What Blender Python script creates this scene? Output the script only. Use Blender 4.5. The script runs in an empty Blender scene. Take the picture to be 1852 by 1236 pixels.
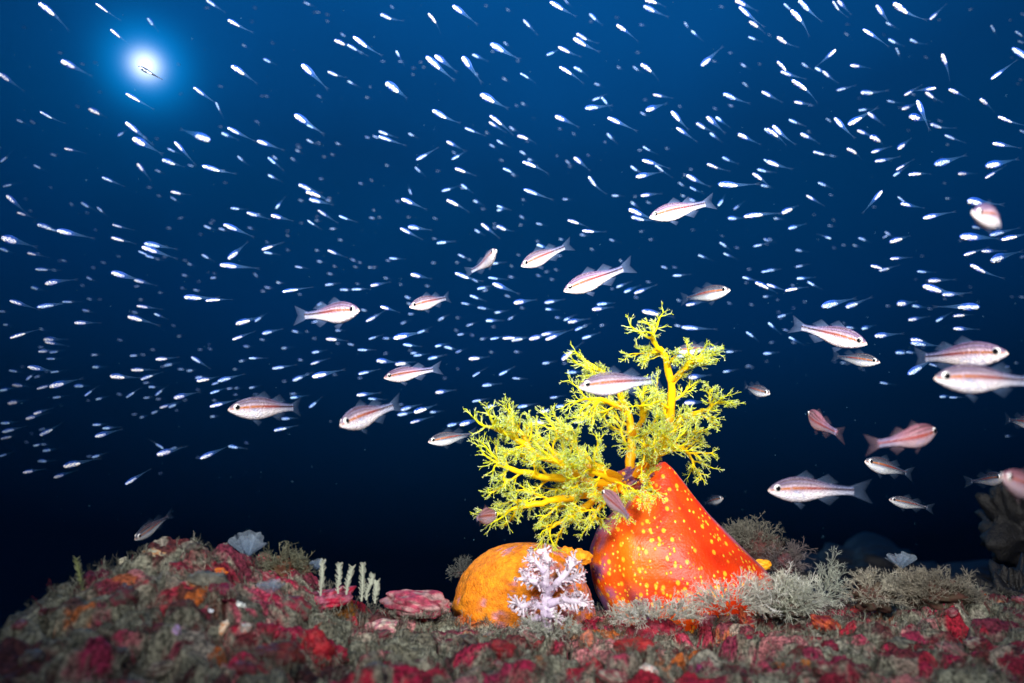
import bpy, math, random
import numpy as np
from mathutils import Vector, Matrix, noise as mn
random.seed(7); rng = np.random.default_rng(7)
S = bpy.context.scene; C = S.collection

# ---------------------------------------------------------------- camera
PITCH = math.radians(6.0); FPX = 1235.0
cam = bpy.data.cameras.new('camera'); co = bpy.data.objects.new('camera', cam); C.objects.link(co)
co.location = (0, 0, 0); co.rotation_euler = (math.pi/2 + PITCH, 0, 0)
cam.lens = 24.0; cam.sensor_width = 36.0; cam.clip_start = 0.01; cam.clip_end = 300
cam.dof.use_dof = True; cam.dof.focus_distance = 0.63; cam.dof.aperture_fstop = 4.6
S.camera = co
FW = Vector((0, math.cos(PITCH), math.sin(PITCH))); UP = Vector((0, -math.sin(PITCH), math.cos(PITCH))); RT = Vector((1, 0, 0))
def P(px, py, d):                     # a point d metres ahead, seen at (px, py) of the 1852 x 1236 photograph
    return (FW + RT*((px-926)/FPX) - UP*((py-618)/FPX))*d

# ---------------------------------------------------------------- world: open sea lit from the surface
def N(nt, kind, **kw):
    n = nt.nodes.new(kind)
    for k, v in kw.items():
        if k[0] == 'i' and k[1:].isdigit(): n.inputs[int(k[1:])].default_value = v
        else: setattr(n, k, v)
    return n
W = bpy.data.worlds.new('World'); S.world = W; W.use_nodes = True
nt = W.node_tree; nt.nodes.clear(); L = nt.links.new
tc = N(nt, 'ShaderNodeTexCoord')
def wdot(v):
    n = N(nt, 'ShaderNodeVectorMath', operation='DOT_PRODUCT'); n.inputs[1].default_value = Vector(v).normalized()
    nrm = N(nt, 'ShaderNodeVectorMath', operation='NORMALIZE'); L(tc.outputs['Generated'], nrm.inputs[0]); L(nrm.outputs[0], n.inputs[0]); return n.outputs['Value']
def M(op, a, b=None, tree=None):
    t = tree or nt
    n = N(t, 'ShaderNodeMath', operation=op)
    for i, v in enumerate((a, b)):
        if v is None: continue
        if isinstance(v, (int, float)): n.inputs[i].default_value = v
        else: t.links.new(v, n.inputs[i])
    return n.outputs[0]
SUNV = P(263, 118, 1).normalized()
TOPV = P(950, -1500, 1).normalized()
d1 = wdot(TOPV)
rp = N(nt, 'ShaderNodeValToRGB'); L(d1, rp.inputs[0])
stops = [(0.10, (0.0, 0.0, 0.0005)), (0.215, (0.0, 0.0002, 0.001)), (0.29, (0.0, 0.0030, 0.0115)), (0.385, (0.0, 0.0085, 0.032)),
         (0.51, (0.0, 0.021, 0.085)), (0.64, (0.0, 0.033, 0.120)), (0.70, (0.0005, 0.037, 0.138)), (0.84, (0.001, 0.072, 0.265)), (1.0, (0.0, 0.14, 0.4))]
el = rp.color_ramp.elements
el[0].position, el[0].color = stops[0][0], (*stops[0][1], 1)
el[1].position, el[1].color = stops[-1][0], (*stops[-1][1], 1)
for p_, c_ in stops[1:-1]:
    e = el.new(p_); e.color = (*c_, 1)
acc = rp.outputs[0]
d2 = wdot(SUNV)
for sig, colr in ((0.0150, (1.3, 1.2, 1.1)), (0.040, (0.0, 0.27, 0.72)), (0.105, (0.0, 0.034, 0.11))):
    g = M('EXPONENT', M('MULTIPLY', M('SUBTRACT', 1.0, d2), -2.0/sig**2))
    vm = N(nt, 'ShaderNodeVectorMath', operation='SCALE'); vm.inputs[0].default_value = colr; L(g, vm.inputs['Scale'])
    ad = N(nt, 'ShaderNodeVectorMath', operation='ADD'); L(acc, ad.inputs[0]); L(vm.outputs[0], ad.inputs[1]); acc = ad.outputs[0]
mk = N(nt, 'ShaderNodeTexNoise'); mk.inputs['Scale'].default_value = 5.0; mk.inputs['Detail'].default_value = 4; L(tc.outputs['Generated'], mk.inputs['Vector'])
mkr = N(nt, 'ShaderNodeMapRange'); mkr.inputs['To Min'].default_value = .80; mkr.inputs['To Max'].default_value = 1.20; L(mk.outputs[0], mkr.inputs[0])   # drifting murk
ms = N(nt, 'ShaderNodeVectorMath', operation='SCALE'); L(acc, ms.inputs[0]); L(mkr.outputs[0], ms.inputs['Scale'])
bg = N(nt, 'ShaderNodeBackground'); L(ms.outputs[0], bg.inputs[0]); bg.inputs[1].default_value = 1.0
wo = N(nt, 'ShaderNodeOutputWorld'); L(bg.outputs[0], wo.inputs[0])

# ---------------------------------------------------------------- lights: the weak sun above, and the diver's two strobes
sl = bpy.data.lights.new('sun', 'SUN'); sl.energy = 0.35; sl.color = (0.25, 0.6, 1.0); sl.angle = math.radians(12)
so = bpy.data.objects.new('sun', sl); C.objects.link(so)
so.rotation_euler = (-SUNV).to_track_quat('-Z', 'Y').to_euler()
for sx, tgt in ((-1, (0.26, 1.2, 0.33)), (1, (-0.08, 1.2, 0.33))):
    l = bpy.data.lights.new('strobe', 'SPOT'); l.energy = 168; l.color = (1.0, 0.97, 0.92)
    l.spot_size = math.radians(70); l.spot_blend = 1.0; l.shadow_soft_size = 0.11
    o = bpy.data.objects.new('strobe', l); C.objects.link(o)
    o.location = (sx*0.34, -0.42, 0.50)
    o.rotation_euler = (Vector(tgt) - o.location).to_track_quat('-Z', 'Y').to_euler()
S.view_settings.view_transform = 'Standard'; S.view_settings.look = 'None'
S.view_settings.exposure = 0.0; S.view_settings.gamma = 1.0
S.cycles.transparent_max_bounces = 24

# ---------------------------------------------------------------- helpers
def tag(o, label=None, cat=None, group=None, kind=None):
    if label: o['label'] = label
    if cat: o['category'] = cat
    if group: o['group'] = group
    if kind: o['kind'] = kind
    return o
def empty(name, loc=(0, 0, 0)):
    o = bpy.data.objects.new(name, None); C.objects.link(o); o.location = loc; o.empty_display_size = 0.01; return o
class MB:
    """collects vertices, faces and a colour (with alpha) for each vertex; builds ONE mesh"""
    def __init__(s): s.v = []; s.f = []; s.c = []
    def tube(s, pts, rad, cols, n=5, cap=True):
        k = len(pts); b0 = len(s.v); up = None
        for i in range(k):
            t = (pts[min(i+1, k-1)] - pts[max(i-1, 0)])
            if t.length < 1e-9: t = Vector((0, 0, 1))
            t.normalize()
            if up is None:
                up = Vector((0, 0, 1)) if abs(t.z) < 0.9 else Vector((1, 0, 0))
            a = t.cross(up)
            if a.length < 1e-6: a = t.orthogonal()
            a.normalize(); b = t.cross(a); up = -b if False else up
            r = rad[i]
            for j in range(n):
                an = 2*math.pi*j/n
                s.v.append(pts[i] + a*(r*math.cos(an)) + b*(r*math.sin(an))); s.c.append(cols[i])
        for i in range(k-1):
            for j in range(n):
                q = b0+i*n; j2 = (j+1) % n
                s.f.append((q+j, q+n+j, q+n+j2, q+j2))
        if cap:
            s.f.append(tuple(b0+(k-1)*n+j for j in range(n)))
    def rings(s, rings, cols, close=True):
        """rings: list of equal-length vertex loops; cols: list of per-ring list of colours"""
        b0 = len(s.v); n = len(rings[0])
        for R_, c_ in zip(rings, cols): s.v.extend(R_); s.c.extend(c_)
        for i in range(len(rings)-1):
            for j in range(n):
                j2 = (j+1) % n
                s.f.append((b0+i*n+j, b0+i*n+j2, b0+(i+1)*n+j2, b0+(i+1)*n+j))
        if close:
            s.f.append(tuple(b0+j for j in reversed(range(n)))); s.f.append(tuple(b0+(len(rings)-1)*n+j for j in range(n)))
    def grid(s, fn, nu, nv, colf):
        b0 = len(s.v)
        for i in range(nu+1):
            for j in range(nv+1):
                s.v.append(Vector(fn(i/nu, j/nv))); s.c.append(colf(i/nu, j/nv))
        for i in range(nu):
            for j in range(nv):
                q = b0+i*(nv+1)+j; s.f.append((q, q+1, q+nv+2, q+nv+1))
    def mesh(s, name, m, smooth=True):
        me = bpy.data.meshes.new(name); me.from_pydata([tuple(v) for v in s.v], [], s.f)
        at = me.color_attributes.new('Col', 'FLOAT_COLOR', 'POINT')
        arr = np.ones((len(s.v), 4), dtype=np.float32)
        if s.c: 
            arr[:, :] = np.array([tuple(c)+(1.0,)*(4-len(c)) for c in s.c], dtype=np.float32)
        at.data.foreach_set('color', arr.ravel())
        me.materials.append(m)
        if smooth: me.polygons.foreach_set('use_smooth', [True]*len(me.polygons))
        me.update(); return me
    def build(s, name, m, parent=None, smooth=True):
        o = bpy.data.objects.new(name, s.mesh(name, m, smooth)); C.objects.link(o)
        if parent: o.parent = parent
        return o
def lerp(a, b, t): return tuple(x+(y-x)*t for x, y in zip(a, b))
def clamp(x, a=0.0, b=1.0): return max(a, min(b, x))
def sstep(a, b, x):
    t = clamp((x-a)/(b-a)); return t*t*(3-2*t)
def fbm(v, sc, oc=3):
    s_, a, n_ = 0.0, 1.0, 0.0
    p = Vector(v)*sc
    for _ in range(oc): s_ += a*mn.noise(p); n_ += a; a *= 0.5; p = p*2.03 + Vector((3.1, 1.7, 9.2))
    return s_/n_

# ---------------------------------------------------------------- materials (all procedural)
def mat(name): 
    m = bpy.data.materials.new(name); m.use_nodes = True; m.node_tree.nodes.clear(); return m
def base_mat(name, rough=0.6, spec=0.3, sss=0.0, noise_amt=0.25, noise_scale=900, bump=0.0, bump_scale=600, alpha=False, transl=0.0, tint=None, metallic=0.0, coat=0.0):
    m = mat(name); t = m.node_tree; l = t.links.new
    at = N(t, 'ShaderNodeVertexColor'); at.layer_name = 'Col'
    tcn = N(t, 'ShaderNodeTexCoord')
    nz = N(t, 'ShaderNodeTexNoise'); nz.inputs['Scale'].default_value = noise_scale; nz.inputs['Detail'].default_value = 4
    l(tcn.outputs['Object'], nz.inputs['Vector'])
    mr = N(t, 'ShaderNodeMapRange'); mr.inputs['From Min'].default_value = 0.3; mr.inputs['From Max'].default_value = 0.7
    mr.inputs['To Min'].default_value = 1-noise_amt; mr.inputs['To Max'].default_value = 1+noise_amt*0.6
    l(nz.outputs[0], mr.inputs[0])
    sc = N(t, 'ShaderNodeVectorMath', operation='SCALE'); l(at.outputs['Color'], sc.inputs[0]); l(mr.outputs[0], sc.inputs['Scale'])
    b = N(t, 'ShaderNodeBsdfPrincipled'); l(sc.outputs[0], b.inputs['Base Color'])
    b.inputs['Roughness'].default_value = rough; b.inputs['Specular IOR Level'].default_value = spec; b.inputs['Metallic'].default_value = metallic
    if coat: b.inputs['Coat Weight'].default_value = coat; b.inputs['Coat Roughness'].default_value = 0.15
    if sss:
        b.inputs['Subsurface Weight'].default_value = sss; b.inputs['Subsurface Radius'].default_value = (0.004, 0.002, 0.001); b.inputs['Subsurface Scale'].default_value = 1.0
    if bump:
        n2 = N(t, 'ShaderNodeTexNoise'); n2.inputs['Scale'].default_value = bump_scale; n2.inputs['Detail'].default_value = 5
        l(tcn.outputs['Object'], n2.inputs['Vector'])
        bp = N(t, 'ShaderNodeBump'); bp.inputs['Strength'].default_value = bump; bp.inputs['Distance'].default_value = 0.002
        l(n2.outputs[0], bp.inputs['Height']); l(bp.outputs[0], b.inputs['Normal'])
    out = N(t, 'ShaderNodeOutputMaterial'); res = b.outputs[0]
    if transl:
        tr = N(t, 'ShaderNodeBsdfTranslucent'); l(sc.outputs[0], tr.inputs[0])
        mx = N(t, 'ShaderNodeMixShader'); mx.inputs[0].default_value = transl; l(res, mx.inputs[1]); l(tr.outputs[0], mx.inputs[2]); res = mx.outputs[0]
    if alpha:
        tp = N(t, 'ShaderNodeBsdfTransparent')
        mx = N(t, 'ShaderNodeMixShader'); l(at.outputs['Alpha'], mx.inputs[0]); l(tp.outputs[0], mx.inputs[1]); l(res, mx.inputs[2]); res = mx.outputs[0]
    l(res, out.inputs[0]); return m
# ---------------------------------------------------------------- the reef: one heightfield sheet
_perm = rng.permutation(512).astype(np.int64)
_ga = rng.uniform(0, 2*np.pi, 512); _gx, _gy = np.cos(_ga), np.sin(_ga)
def pn(x, y):
    xi = np.floor(x).astype(np.int64); yi = np.floor(y).astype(np.int64); xf = x-xi; yf = y-yi
    u = xf**3*(xf*(xf*6-15)+10); v = yf**3*(yf*(yf*6-15)+10)
    def g(a, b, dx, dy):
        h = _perm[(_perm[a & 511] + b) & 511]; return _gx[h]*dx + _gy[h]*dy
    n00 = g(xi, yi, xf, yf); n10 = g(xi+1, yi, xf-1, yf); n01 = g(xi, yi+1, xf, yf-1); n11 = g(xi+1, yi+1, xf-1, yf-1)
    return (n00*(1-u)+n10*u)*(1-v) + (n01*(1-u)+n11*u)*v
def pf(x, y, oc=4, rid=False):
    s_ = 0; a = 1.0; n_ = 0
    for k in range(oc):
        q = pn(x+17.3*k, y-9.1*k); q = 1-2*np.abs(q)*1.6 if rid else q*1.5
        s_ = s_ + a*q; n_ += a; a *= 0.5; x = x*2.07; y = y*2.07
    return s_/n_
crest = [(-420, 1400, .42), (-150, 1290, .42), (0, 1178, .43), (60, 1112, .44), (150, 1050, .47), (205, 1000, .48), (300, 970, .50), (380, 966, .50), (470, 990, .51),
         (560, 1036, .53), (640, 1080, .55), (700, 1098, .57), (800, 1108, .60), (900, 1100, .64), (1070, 1092, .68), (1250, 1086, .70), (1390, 1070, .68),
         (1500, 1080, .64), (1600, 1066, .60), (1750, 1062, .58), (1852, 1070, .56), (2200, 1130, .5), (2500, 1250, .5)]
front = [(-420, .29), (0, .29), (400, .31), (700, .34), (900, .37), (1200, .39), (1400, .37), (1852, .34), (2500, .32)]
cw = [P(*c) for c in crest]; fw_ = [P(a, 1218 if 850 < a < 1500 else 1238, b) for a, b in front]
cX = np.array([v.x for v in cw]); cY = np.array([v.y for v in cw]); cZ = np.array([v.z for v in cw])
fX = np.array([v.x for v in fw_]); fY = np.array([v.y for v in fw_]); fZ = np.array([v.z for v in fw_])
def worley(x, y, salt=0):
    xi = np.floor(x).astype(np.int64); yi = np.floor(y).astype(np.int64)
    f1 = np.full(np.shape(x), 9.0); f2 = f1.copy(); cid = np.zeros(np.shape(x), dtype=np.int64)
    for i in (-1, 0, 1):
        for j in (-1, 0, 1):
            h_ = _perm[(_perm[(xi+i+salt) & 511] + yi+j) & 511]; px_ = xi+i + (h_/512.0); py_ = yi+j + (_perm[h_]/512.0)
            d_ = np.hypot(px_-x, py_-y)
            m_ = d_ < f1; f2 = np.where(m_, f1, np.minimum(f2, d_)); cid = np.where(m_, h_, cid); f1 = np.where(m_, d_, f1)
    return f1, f2, cid
def lumps(x, y):
    wx = x + .015*pf(x*34, y*34, 4); wy = y + .015*pf(x*34+50, y*34, 4)
    a = worley(wx*26, wy*34); b = worley(wx*62+7, wy*70, 3)
    return a, b
def height(x, y, fine=True):
    x = np.asarray(x, dtype=float); y = np.asarray(y, dtype=float)
    yc = np.interp(x, cX, cY); zc = np.interp(x, cX, cZ)
    # the front line is narrower than the crest: follow the view's spread
    xs = x*(np.interp(x, cX, cY)**0)*1.0
    yf = np.interp(xs*0.62, fX, fY); zf = np.interp(xs*0.62, fX, fZ)
    t = (y-yf)/(yc-yf)
    mid = zf + (zc-zf)*np.clip(t, 0, 1)
    bulge = 0.008*np.sin(np.pi*np.clip(t, 0, 1))
    h = mid + bulge*0.0
    h = np.where(t > 1, zc - 0.55*(y-yc) - 2.2*(y-yc)**2, h)
    h = np.where(t < 0, zf - 0.9*(yf-y), h)
    far = np.clip((np.abs(x)-0.62), 0, None); h = h - 1.6*far - 22*far**2
    (a1, a2, _), (b1, b2, _) = lumps(x, y)
    h = h - .0085 + 0.007*pf(x*13+3, y*13, 3) + 0.014*(.45-a1**2) - .013*np.exp(-((a2-a1)/.09)**2) + .0055*(.45-b1**2) + 0.004*(pf(x*38, y*38+5, 3, True)-0.45) + 0.0026*pf(x*130, y*130, 3)
    pits = pn(x*24+40, y*24+11); h = h - 0.075*np.clip(pits-0.10, 0, 1)*np.clip(1.6-t, .5, 1.3)
    h = h + 0.019*pf(x*19+9, y*19, 2)*np.clip(.8-t, 0, 1)
    if fine: h = h + 0.0013*pf(x*420, y*420, 2)
    return np.maximum(h, -6.0)
def hz(x, y): return float(height(np.array([x]), np.array([y]))[0])
def ground_hit(px, py, dmin=0.24, dmax=0.9):
    """walk a sight line until it meets the reef"""
    d = np.linspace(dmin, dmax, 420); r = FW + RT*((px-926)/FPX) - UP*((py-618)/FPX)
    z = r.z*d; h = height(r.x*d, r.y*d)
    k = np.nonzero(z <= h)[0]
    if len(k) == 0: return None
    dd = d[k[0]]; return Vector((r.x*dd, r.y*dd, h[k[0]]))
nx, ny = 1250, 560
gx = np.linspace(-1, 1, nx); gx = 0.86*gx + 0.9*np.sign(gx)*np.clip(np.abs(gx)-0.72, 0, 1)**2*4
gy = np.concatenate([np.linspace(-0.5, 0.14, 9), np.linspace(0.16, 0.26, 14)[:-1], np.linspace(0.26, 0.80, 470)[:-1], 0.80+np.linspace(0, 1, ny-491)**2.2*1.8])
ny = len(gy)
X, Y = np.meshgrid(gx, gy); Z = height(X, Y)
v = np.stack([X, Y, Z], -1).reshape(-1, 3)
idx = np.arange(nx*ny).reshape(ny, nx)
q = np.stack([idx[:-1, :-1], idx[:-1, 1:], idx[1:, 1:], idx[1:, :-1]], -1).reshape(-1, 4)
me = bpy.data.meshes.new('reef'); me.vertices.add(len(v)); me.vertices.foreach_set('co', v.ravel())
me.loops.add(q.size); me.loops.foreach_set('vertex_index', q.ravel().astype(np.int32))
me.polygons.add(len(q)); me.polygons.foreach_set('loop_start', np.arange(0, q.size, 4, dtype=np.int32)); me.polygons.foreach_set('loop_total', np.full(len(q), 4, dtype=np.int32))
me.update(); me.validate(); me.polygons.foreach_set('use_smooth', [True]*len(me.polygons))
# what grows where: one crust colour for each lump, pale fuzz along rims and crests
_pal = np.array([(.30, .010, .045), (.20, .012, .03), (.36, .015, .035), (.10, .02, .022), (.42, .05, .10), (.15, .145, .105), (.09, .03, .03), (.24, .02, .06), (.45, .16, .17), (.20, .20, .155), (.055, .02, .022), (.40, .10, .02), (.13, .12, .09), (.28, .26, .21), (.33, .012, .05), (.14, .02, .04)])
(a1, a2, ac), (b1, b2, bc) = lumps(X, Y)
ca = _pal[_perm[ac] % 16]; cb = _pal[_perm[(bc+77) & 511] % 16]
mixb = (pf(X*22+4, Y*22, 3) > .05)[..., None]*.85
colr_ = (ca*(1-mixb) + cb*mixb)*.95
fz = np.clip((pf(X*34+9, Y*34+2, 4) + .55*np.exp(-((a2-a1-.16)/.09)**2) + .25*np.exp(-((b2-b1-.14)/.08)**2) - .165)/.34, 0, 1)
def fuzz_at(x, y):
    x = np.array([x]); y = np.array([y]); (a1, a2, _), (b1, b2, _) = lumps(x, y)
    return float(np.clip((pf(x*34+9, y*34+2, 4) + .55*np.exp(-((a2-a1-.16)/.09)**2) + .25*np.exp(-((b2-b1-.14)/.08)**2) - .165)/.34, 0, 1)[0])
tone_ = .5+.5*np.clip(pf(X*60, Y*60+8, 3)+.3, 0, 1)
fcol = np.array((.31, .32, .245))*tone_[..., None]
colr_ = colr_*(1-fz[..., None]*.9) + fcol*fz[..., None]*.9
_c4 = np.ones((ny*nx, 4), dtype=np.float32); _c4[:, :3] = colr_.reshape(-1, 3)
_at = me.color_attributes.new('Col', 'FLOAT_COLOR', 'POINT'); _at.data.foreach_set('color', _c4.ravel())
def reef_material():
    m = mat('encrusted_reef'); t = m.node_tree; l = t.links.new
    tcn = N(t, 'ShaderNodeTexCoord')
    wv = N(t, 'ShaderNodeTexNoise'); wv.inputs['Scale'].default_value = 45; wv.inputs['Detail'].default_value = 5; l(tcn.outputs['Object'], wv.inputs['Vector'])
    sub = N(t, 'ShaderNodeVectorMath', operation='SUBTRACT'); l(wv.outputs['Color'], sub.inputs[0]); sub.inputs[1].default_value = (.5, .5, .5)
    scl = N(t, 'ShaderNodeVectorMath', operation='SCALE'); l(sub.outputs[0], scl.inputs[0]); scl.inputs['Scale'].default_value = 0.04
    add = N(t, 'ShaderNodeVectorMath', operation='ADD'); l(tcn.outputs['Object'], add.inputs[0]); l(scl.outputs[0], add.inputs[1])
    vo = N(t, 'ShaderNodeTexVoronoi'); vo.inputs['Scale'].default_value = 38; l(add.outputs[0], vo.inputs['Vector'])
    sep = N(t, 'ShaderNodeSeparateColor'); l(vo.outputs['Color'], sep.inputs[0])
    r = N(t, 'ShaderNodeValToRGB'); r.color_ramp.interpolation = 'CONSTANT'; l(sep.outputs[0], r.inputs[0])
    cols = [(0, (.10, .105, .075)), (.2, (.30, .008, .045)), (.34, (.055, .012, .02)), (.44, (.16, .165, .12)), (.56, (.42, .012, .03)), (.64, (.09, .03, .02)),
            (.72, (.20, .20, .16)), (.80, (.45, .10, .15)), (.86, (.13, .01, .03)), (.93, (.42, .10, .015)), (.965, (.5, .42, .34))]
    e = r.color_ramp.elements; e[0].color = (*cols[0][1], 1); e[1].position = cols[-1][0]; e[1].color = (*cols[-1][1], 1)
    for p_, c_ in cols[1:-1]:
        k = e.new(p_); k.color = (*c_, 1)
    n1 = N(t, 'ShaderNodeTexNoise'); n1.inputs['Scale'].default_value = 60; n1.inputs['Detail'].default_value = 8; n1.inputs['Roughness'].default_value = .7; l(tcn.outputs['Object'], n1.inputs['Vector'])
    turf = N(t, 'ShaderNodeValToRGB'); l(n1.outputs[0], turf.inputs[0])
    te = turf.color_ramp.elements; te[0].position = .35; te[0].color = (.035, .04, .03, 1); te[1].position = .68; te[1].color = (.30, .31, .24, 1)
    k = te.new(.5); k.color = (.12, .125, .085, 1)
    n2 = N(t, 'ShaderNodeTexNoise'); n2.inputs['Scale'].default_value = 26; n2.inputs['Detail'].default_value = 7; n2.inputs['Roughness'].default_value = .68; l(add.outputs[0], n2.inputs['Vector'])
    th = N(t, 'ShaderNodeMapRange'); th.inputs['From Min'].default_value = .47; th.inputs['From Max'].default_value = .53; l(n2.outputs[0], th.inputs[0])
    mx = N(t, 'ShaderNodeMix', data_type='RGBA'); l(th.outputs[0], mx.inputs[0]); l(r.outputs[0], mx.inputs[6]); l(turf.outputs[0], mx.inputs[7])
    n3 = N(t, 'ShaderNodeTexNoise'); n3.inputs['Scale'].default_value = 420; n3.inputs['Detail'].default_value = 6; l(tcn.outputs['Object'], n3.inputs['Vector'])
    m3 = N(t, 'ShaderNodeMapRange'); m3.inputs['From Min'].default_value = .3; m3.inputs['From Max'].default_value = .7; m3.inputs['To Min'].default_value = .15; m3.inputs['To Max'].default_value = 1.9; l(n3.outputs[0], m3.inputs[0])
    sc = N(t, 'ShaderNodeVectorMath', operation='SCALE'); vcol = N(t, 'ShaderNodeVertexColor'); vcol.layer_name = 'Col'; l(vcol.outputs[0], sc.inputs[0]); l(m3.outputs[0], sc.inputs['Scale'])
    b = N(t, 'ShaderNodeBsdfPrincipled'); l(sc.outputs[0], b.inputs['Base Color']); b.inputs['Roughness'].default_value = .7; b.inputs['Specular IOR Level'].default_value = .25
    bp = N(t, 'ShaderNodeBump'); bp.inputs['Strength'].default_value = .8; bp.inputs['Distance'].default_value = .003; l(n3.outputs[0], bp.inputs['Height'])
    bp2 = N(t, 'ShaderNodeBump'); bp2.inputs['Strength'].default_value = .7; bp2.inputs['Distance'].default_value = .006; l(n1.outputs[0], bp2.inputs['Height']); l(bp.outputs[0], bp2.inputs['Normal'])
    l(bp2.outputs[0], b.inputs['Normal'])
    o = N(t, 'ShaderNodeOutputMaterial'); l(b.outputs[0], o.inputs[0]); return m
M_reef = reef_material(); me.materials.append(M_reef)
reef = bpy.data.objects.new('reef', me); C.objects.link(reef); tag(reef, kind='structure')
# ---------------------------------------------------------------- growth on the reef
M_alga = base_mat('pale_algae', rough=.8, spec=.15, noise_amt=.2, noise_scale=300, transl=.4)
M_lump = base_mat('encrusting_growth', rough=.55, spec=.4, noise_amt=.55, noise_scale=220, bump=.8, bump_scale=500)
M_shell = base_mat('pale_shell', rough=.35, spec=.5, noise_amt=.2, noise_scale=200, bump=.3)
def rdir(): 
    while True:
        v_ = Vector((random.uniform(-1, 1), random.uniform(-1, 1), random.uniform(-1, 1)))
        if .05 < v_.length < 1: return v_.normalized()
def twig(mb, p, d, ln, r, col, lvl, n=3, wob=.35, kids=(3, 3, 2), ratio=.5, tipcol=None, spread=.75):
    k = 3 if ln > .004 else 2
    pts = [p.copy()]; dd = d.copy()
    for i in range(k):
        dd = (dd + rdir()*wob*.6).normalized(); pts.append(pts[-1] + dd*(ln/k))
    tcx = tipcol or col
    mb.tube(pts, [r*(1-.55*i/k) for i in range(k+1)], [lerp(col, tcx, i/k) for i in range(k+1)], n=n)
    if lvl > 0:
        for c_ in range(kids[lvl-1] if lvl-1 < len(kids) else 2):
            q_ = random.uniform(.3, 1.0)*k; i = min(int(q_), k-1); pp = pts[i].lerp(pts[i+1], q_-i)
            nd = ((pts[i+1]-pts[i]).normalized() + rdir()*spread).normalized()
            twig(mb, pp, nd, ln*ratio*random.uniform(.7, 1.2), r*.62, tcx if lvl == 1 else lerp(col, tcx, .4), lvl-1, n, wob, kids, ratio, tcx, spread)
# the low felt of turf algae: stuff
tb = MB(); cnt = 0
_tx = rng.uniform(-.62, .62, 62000); _ty = rng.uniform(.27, .74, 62000); _ok = np.abs(_tx) < _ty*.82+.02; _tx, _ty = _tx[_ok], _ty[_ok]
(a1, a2, _), (b1, b2, _) = lumps(_tx, _ty)
_tf = np.clip((pf(_tx*34+9, _ty*34+2, 4) + .55*np.exp(-((a2-a1-.16)/.09)**2) + .25*np.exp(-((b2-b1-.14)/.08)**2) - .08)/.34, 0, 1); _tz = height(_tx, _ty)
for x, y, g_, z in zip(_tx, _ty, _tf, _tz):
    if cnt >= 14000: break
    if g_ < random.uniform(.1, .9): continue
    x, y, g_, z = float(x), float(y), float(g_)*.5, float(z); cnt += 1
    tone = random.random()
    col = lerp((.09, .095, .07), (.66, .67, .56), tone**2)
    if random.random() < .08: col = (.28, .05, .07)
    nd = Vector((random.uniform(-.6, .6), random.uniform(-.8, .3), 1)).normalized()
    twig(tb, Vector((x, y, z-.001)), nd, random.uniform(.0020, .0060)*(1+.7*max(g_, 0)), .00030, col, 2, n=3, kids=(2, 3), ratio=.6)

def lump_mesh(mb, c, rx, ry, rz, col, col2=None, seed=0, nu=26, nv=18, amp=.28, rot=0.0, nsc=2.2):
    """irregular knob; vertices pushed by noise"""
    rr, cc = [], []
    ca, sa = math.cos(rot), math.sin(rot)
    for i in range(1, nv):
        th = math.pi*i/nv; R_, K_ = [], []
        for j in range(nu):
            ph = 2*math.pi*j/nu
            u = Vector((math.sin(th)*math.cos(ph), math.sin(th)*math.sin(ph), math.cos(th)))
            k = 1 + amp*1.4*mn.noise(u*nsc + Vector((seed*3.7, seed*1.3, 0))) + amp*.6*mn.noise(u*nsc*2.7 + Vector((0, seed*2.1, 4)))
            w = Vector((u.x*rx, u.y*ry, u.z*rz))*k
            w = Vector((w.x*ca - w.z*sa, w.y, w.x*sa + w.z*ca))
            R_.append(Vector(c) + w)
            m_ = sstep(-.15, .2, mn.noise(u*3.1 + Vector((seed, 7, seed)))) if col2 else 0
            K_.append(lerp(col, col2 or col, m_))
        rr.append(R_); cc.append(K_)
    mb.rings(rr, cc)
# loose rubble: stuff
rb = MB()
pal = [(.24, .01, .035), (.14, .012, .03), (.10, .10, .08), (.20, .19, .15), (.30, .12, .13), (.06, .03, .03), (.30, .27, .22)]
for i in range(420):
    x = random.uniform(-.55, .55); y = random.uniform(.28, .72)
    if abs(x) > y*.82: continue
    s_ = random.uniform(.0018, .0060)*(1.5 if random.random() < .12 else 1)
    lump_mesh(rb, (x, y, hz(x, y)-s_*.1), s_*random.uniform(.8, 1.7), s_, s_*random.uniform(.5, 1), random.choice(pal), random.choice(pal), seed=i, nu=16, nv=11, amp=.28, rot=random.uniform(-.6, .6))
tag(rb.build('reef_rubble', M_lump), 'small crimson, maroon and grey crusted rubble strewn over the reef', 'rubble', kind='stuff')

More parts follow.
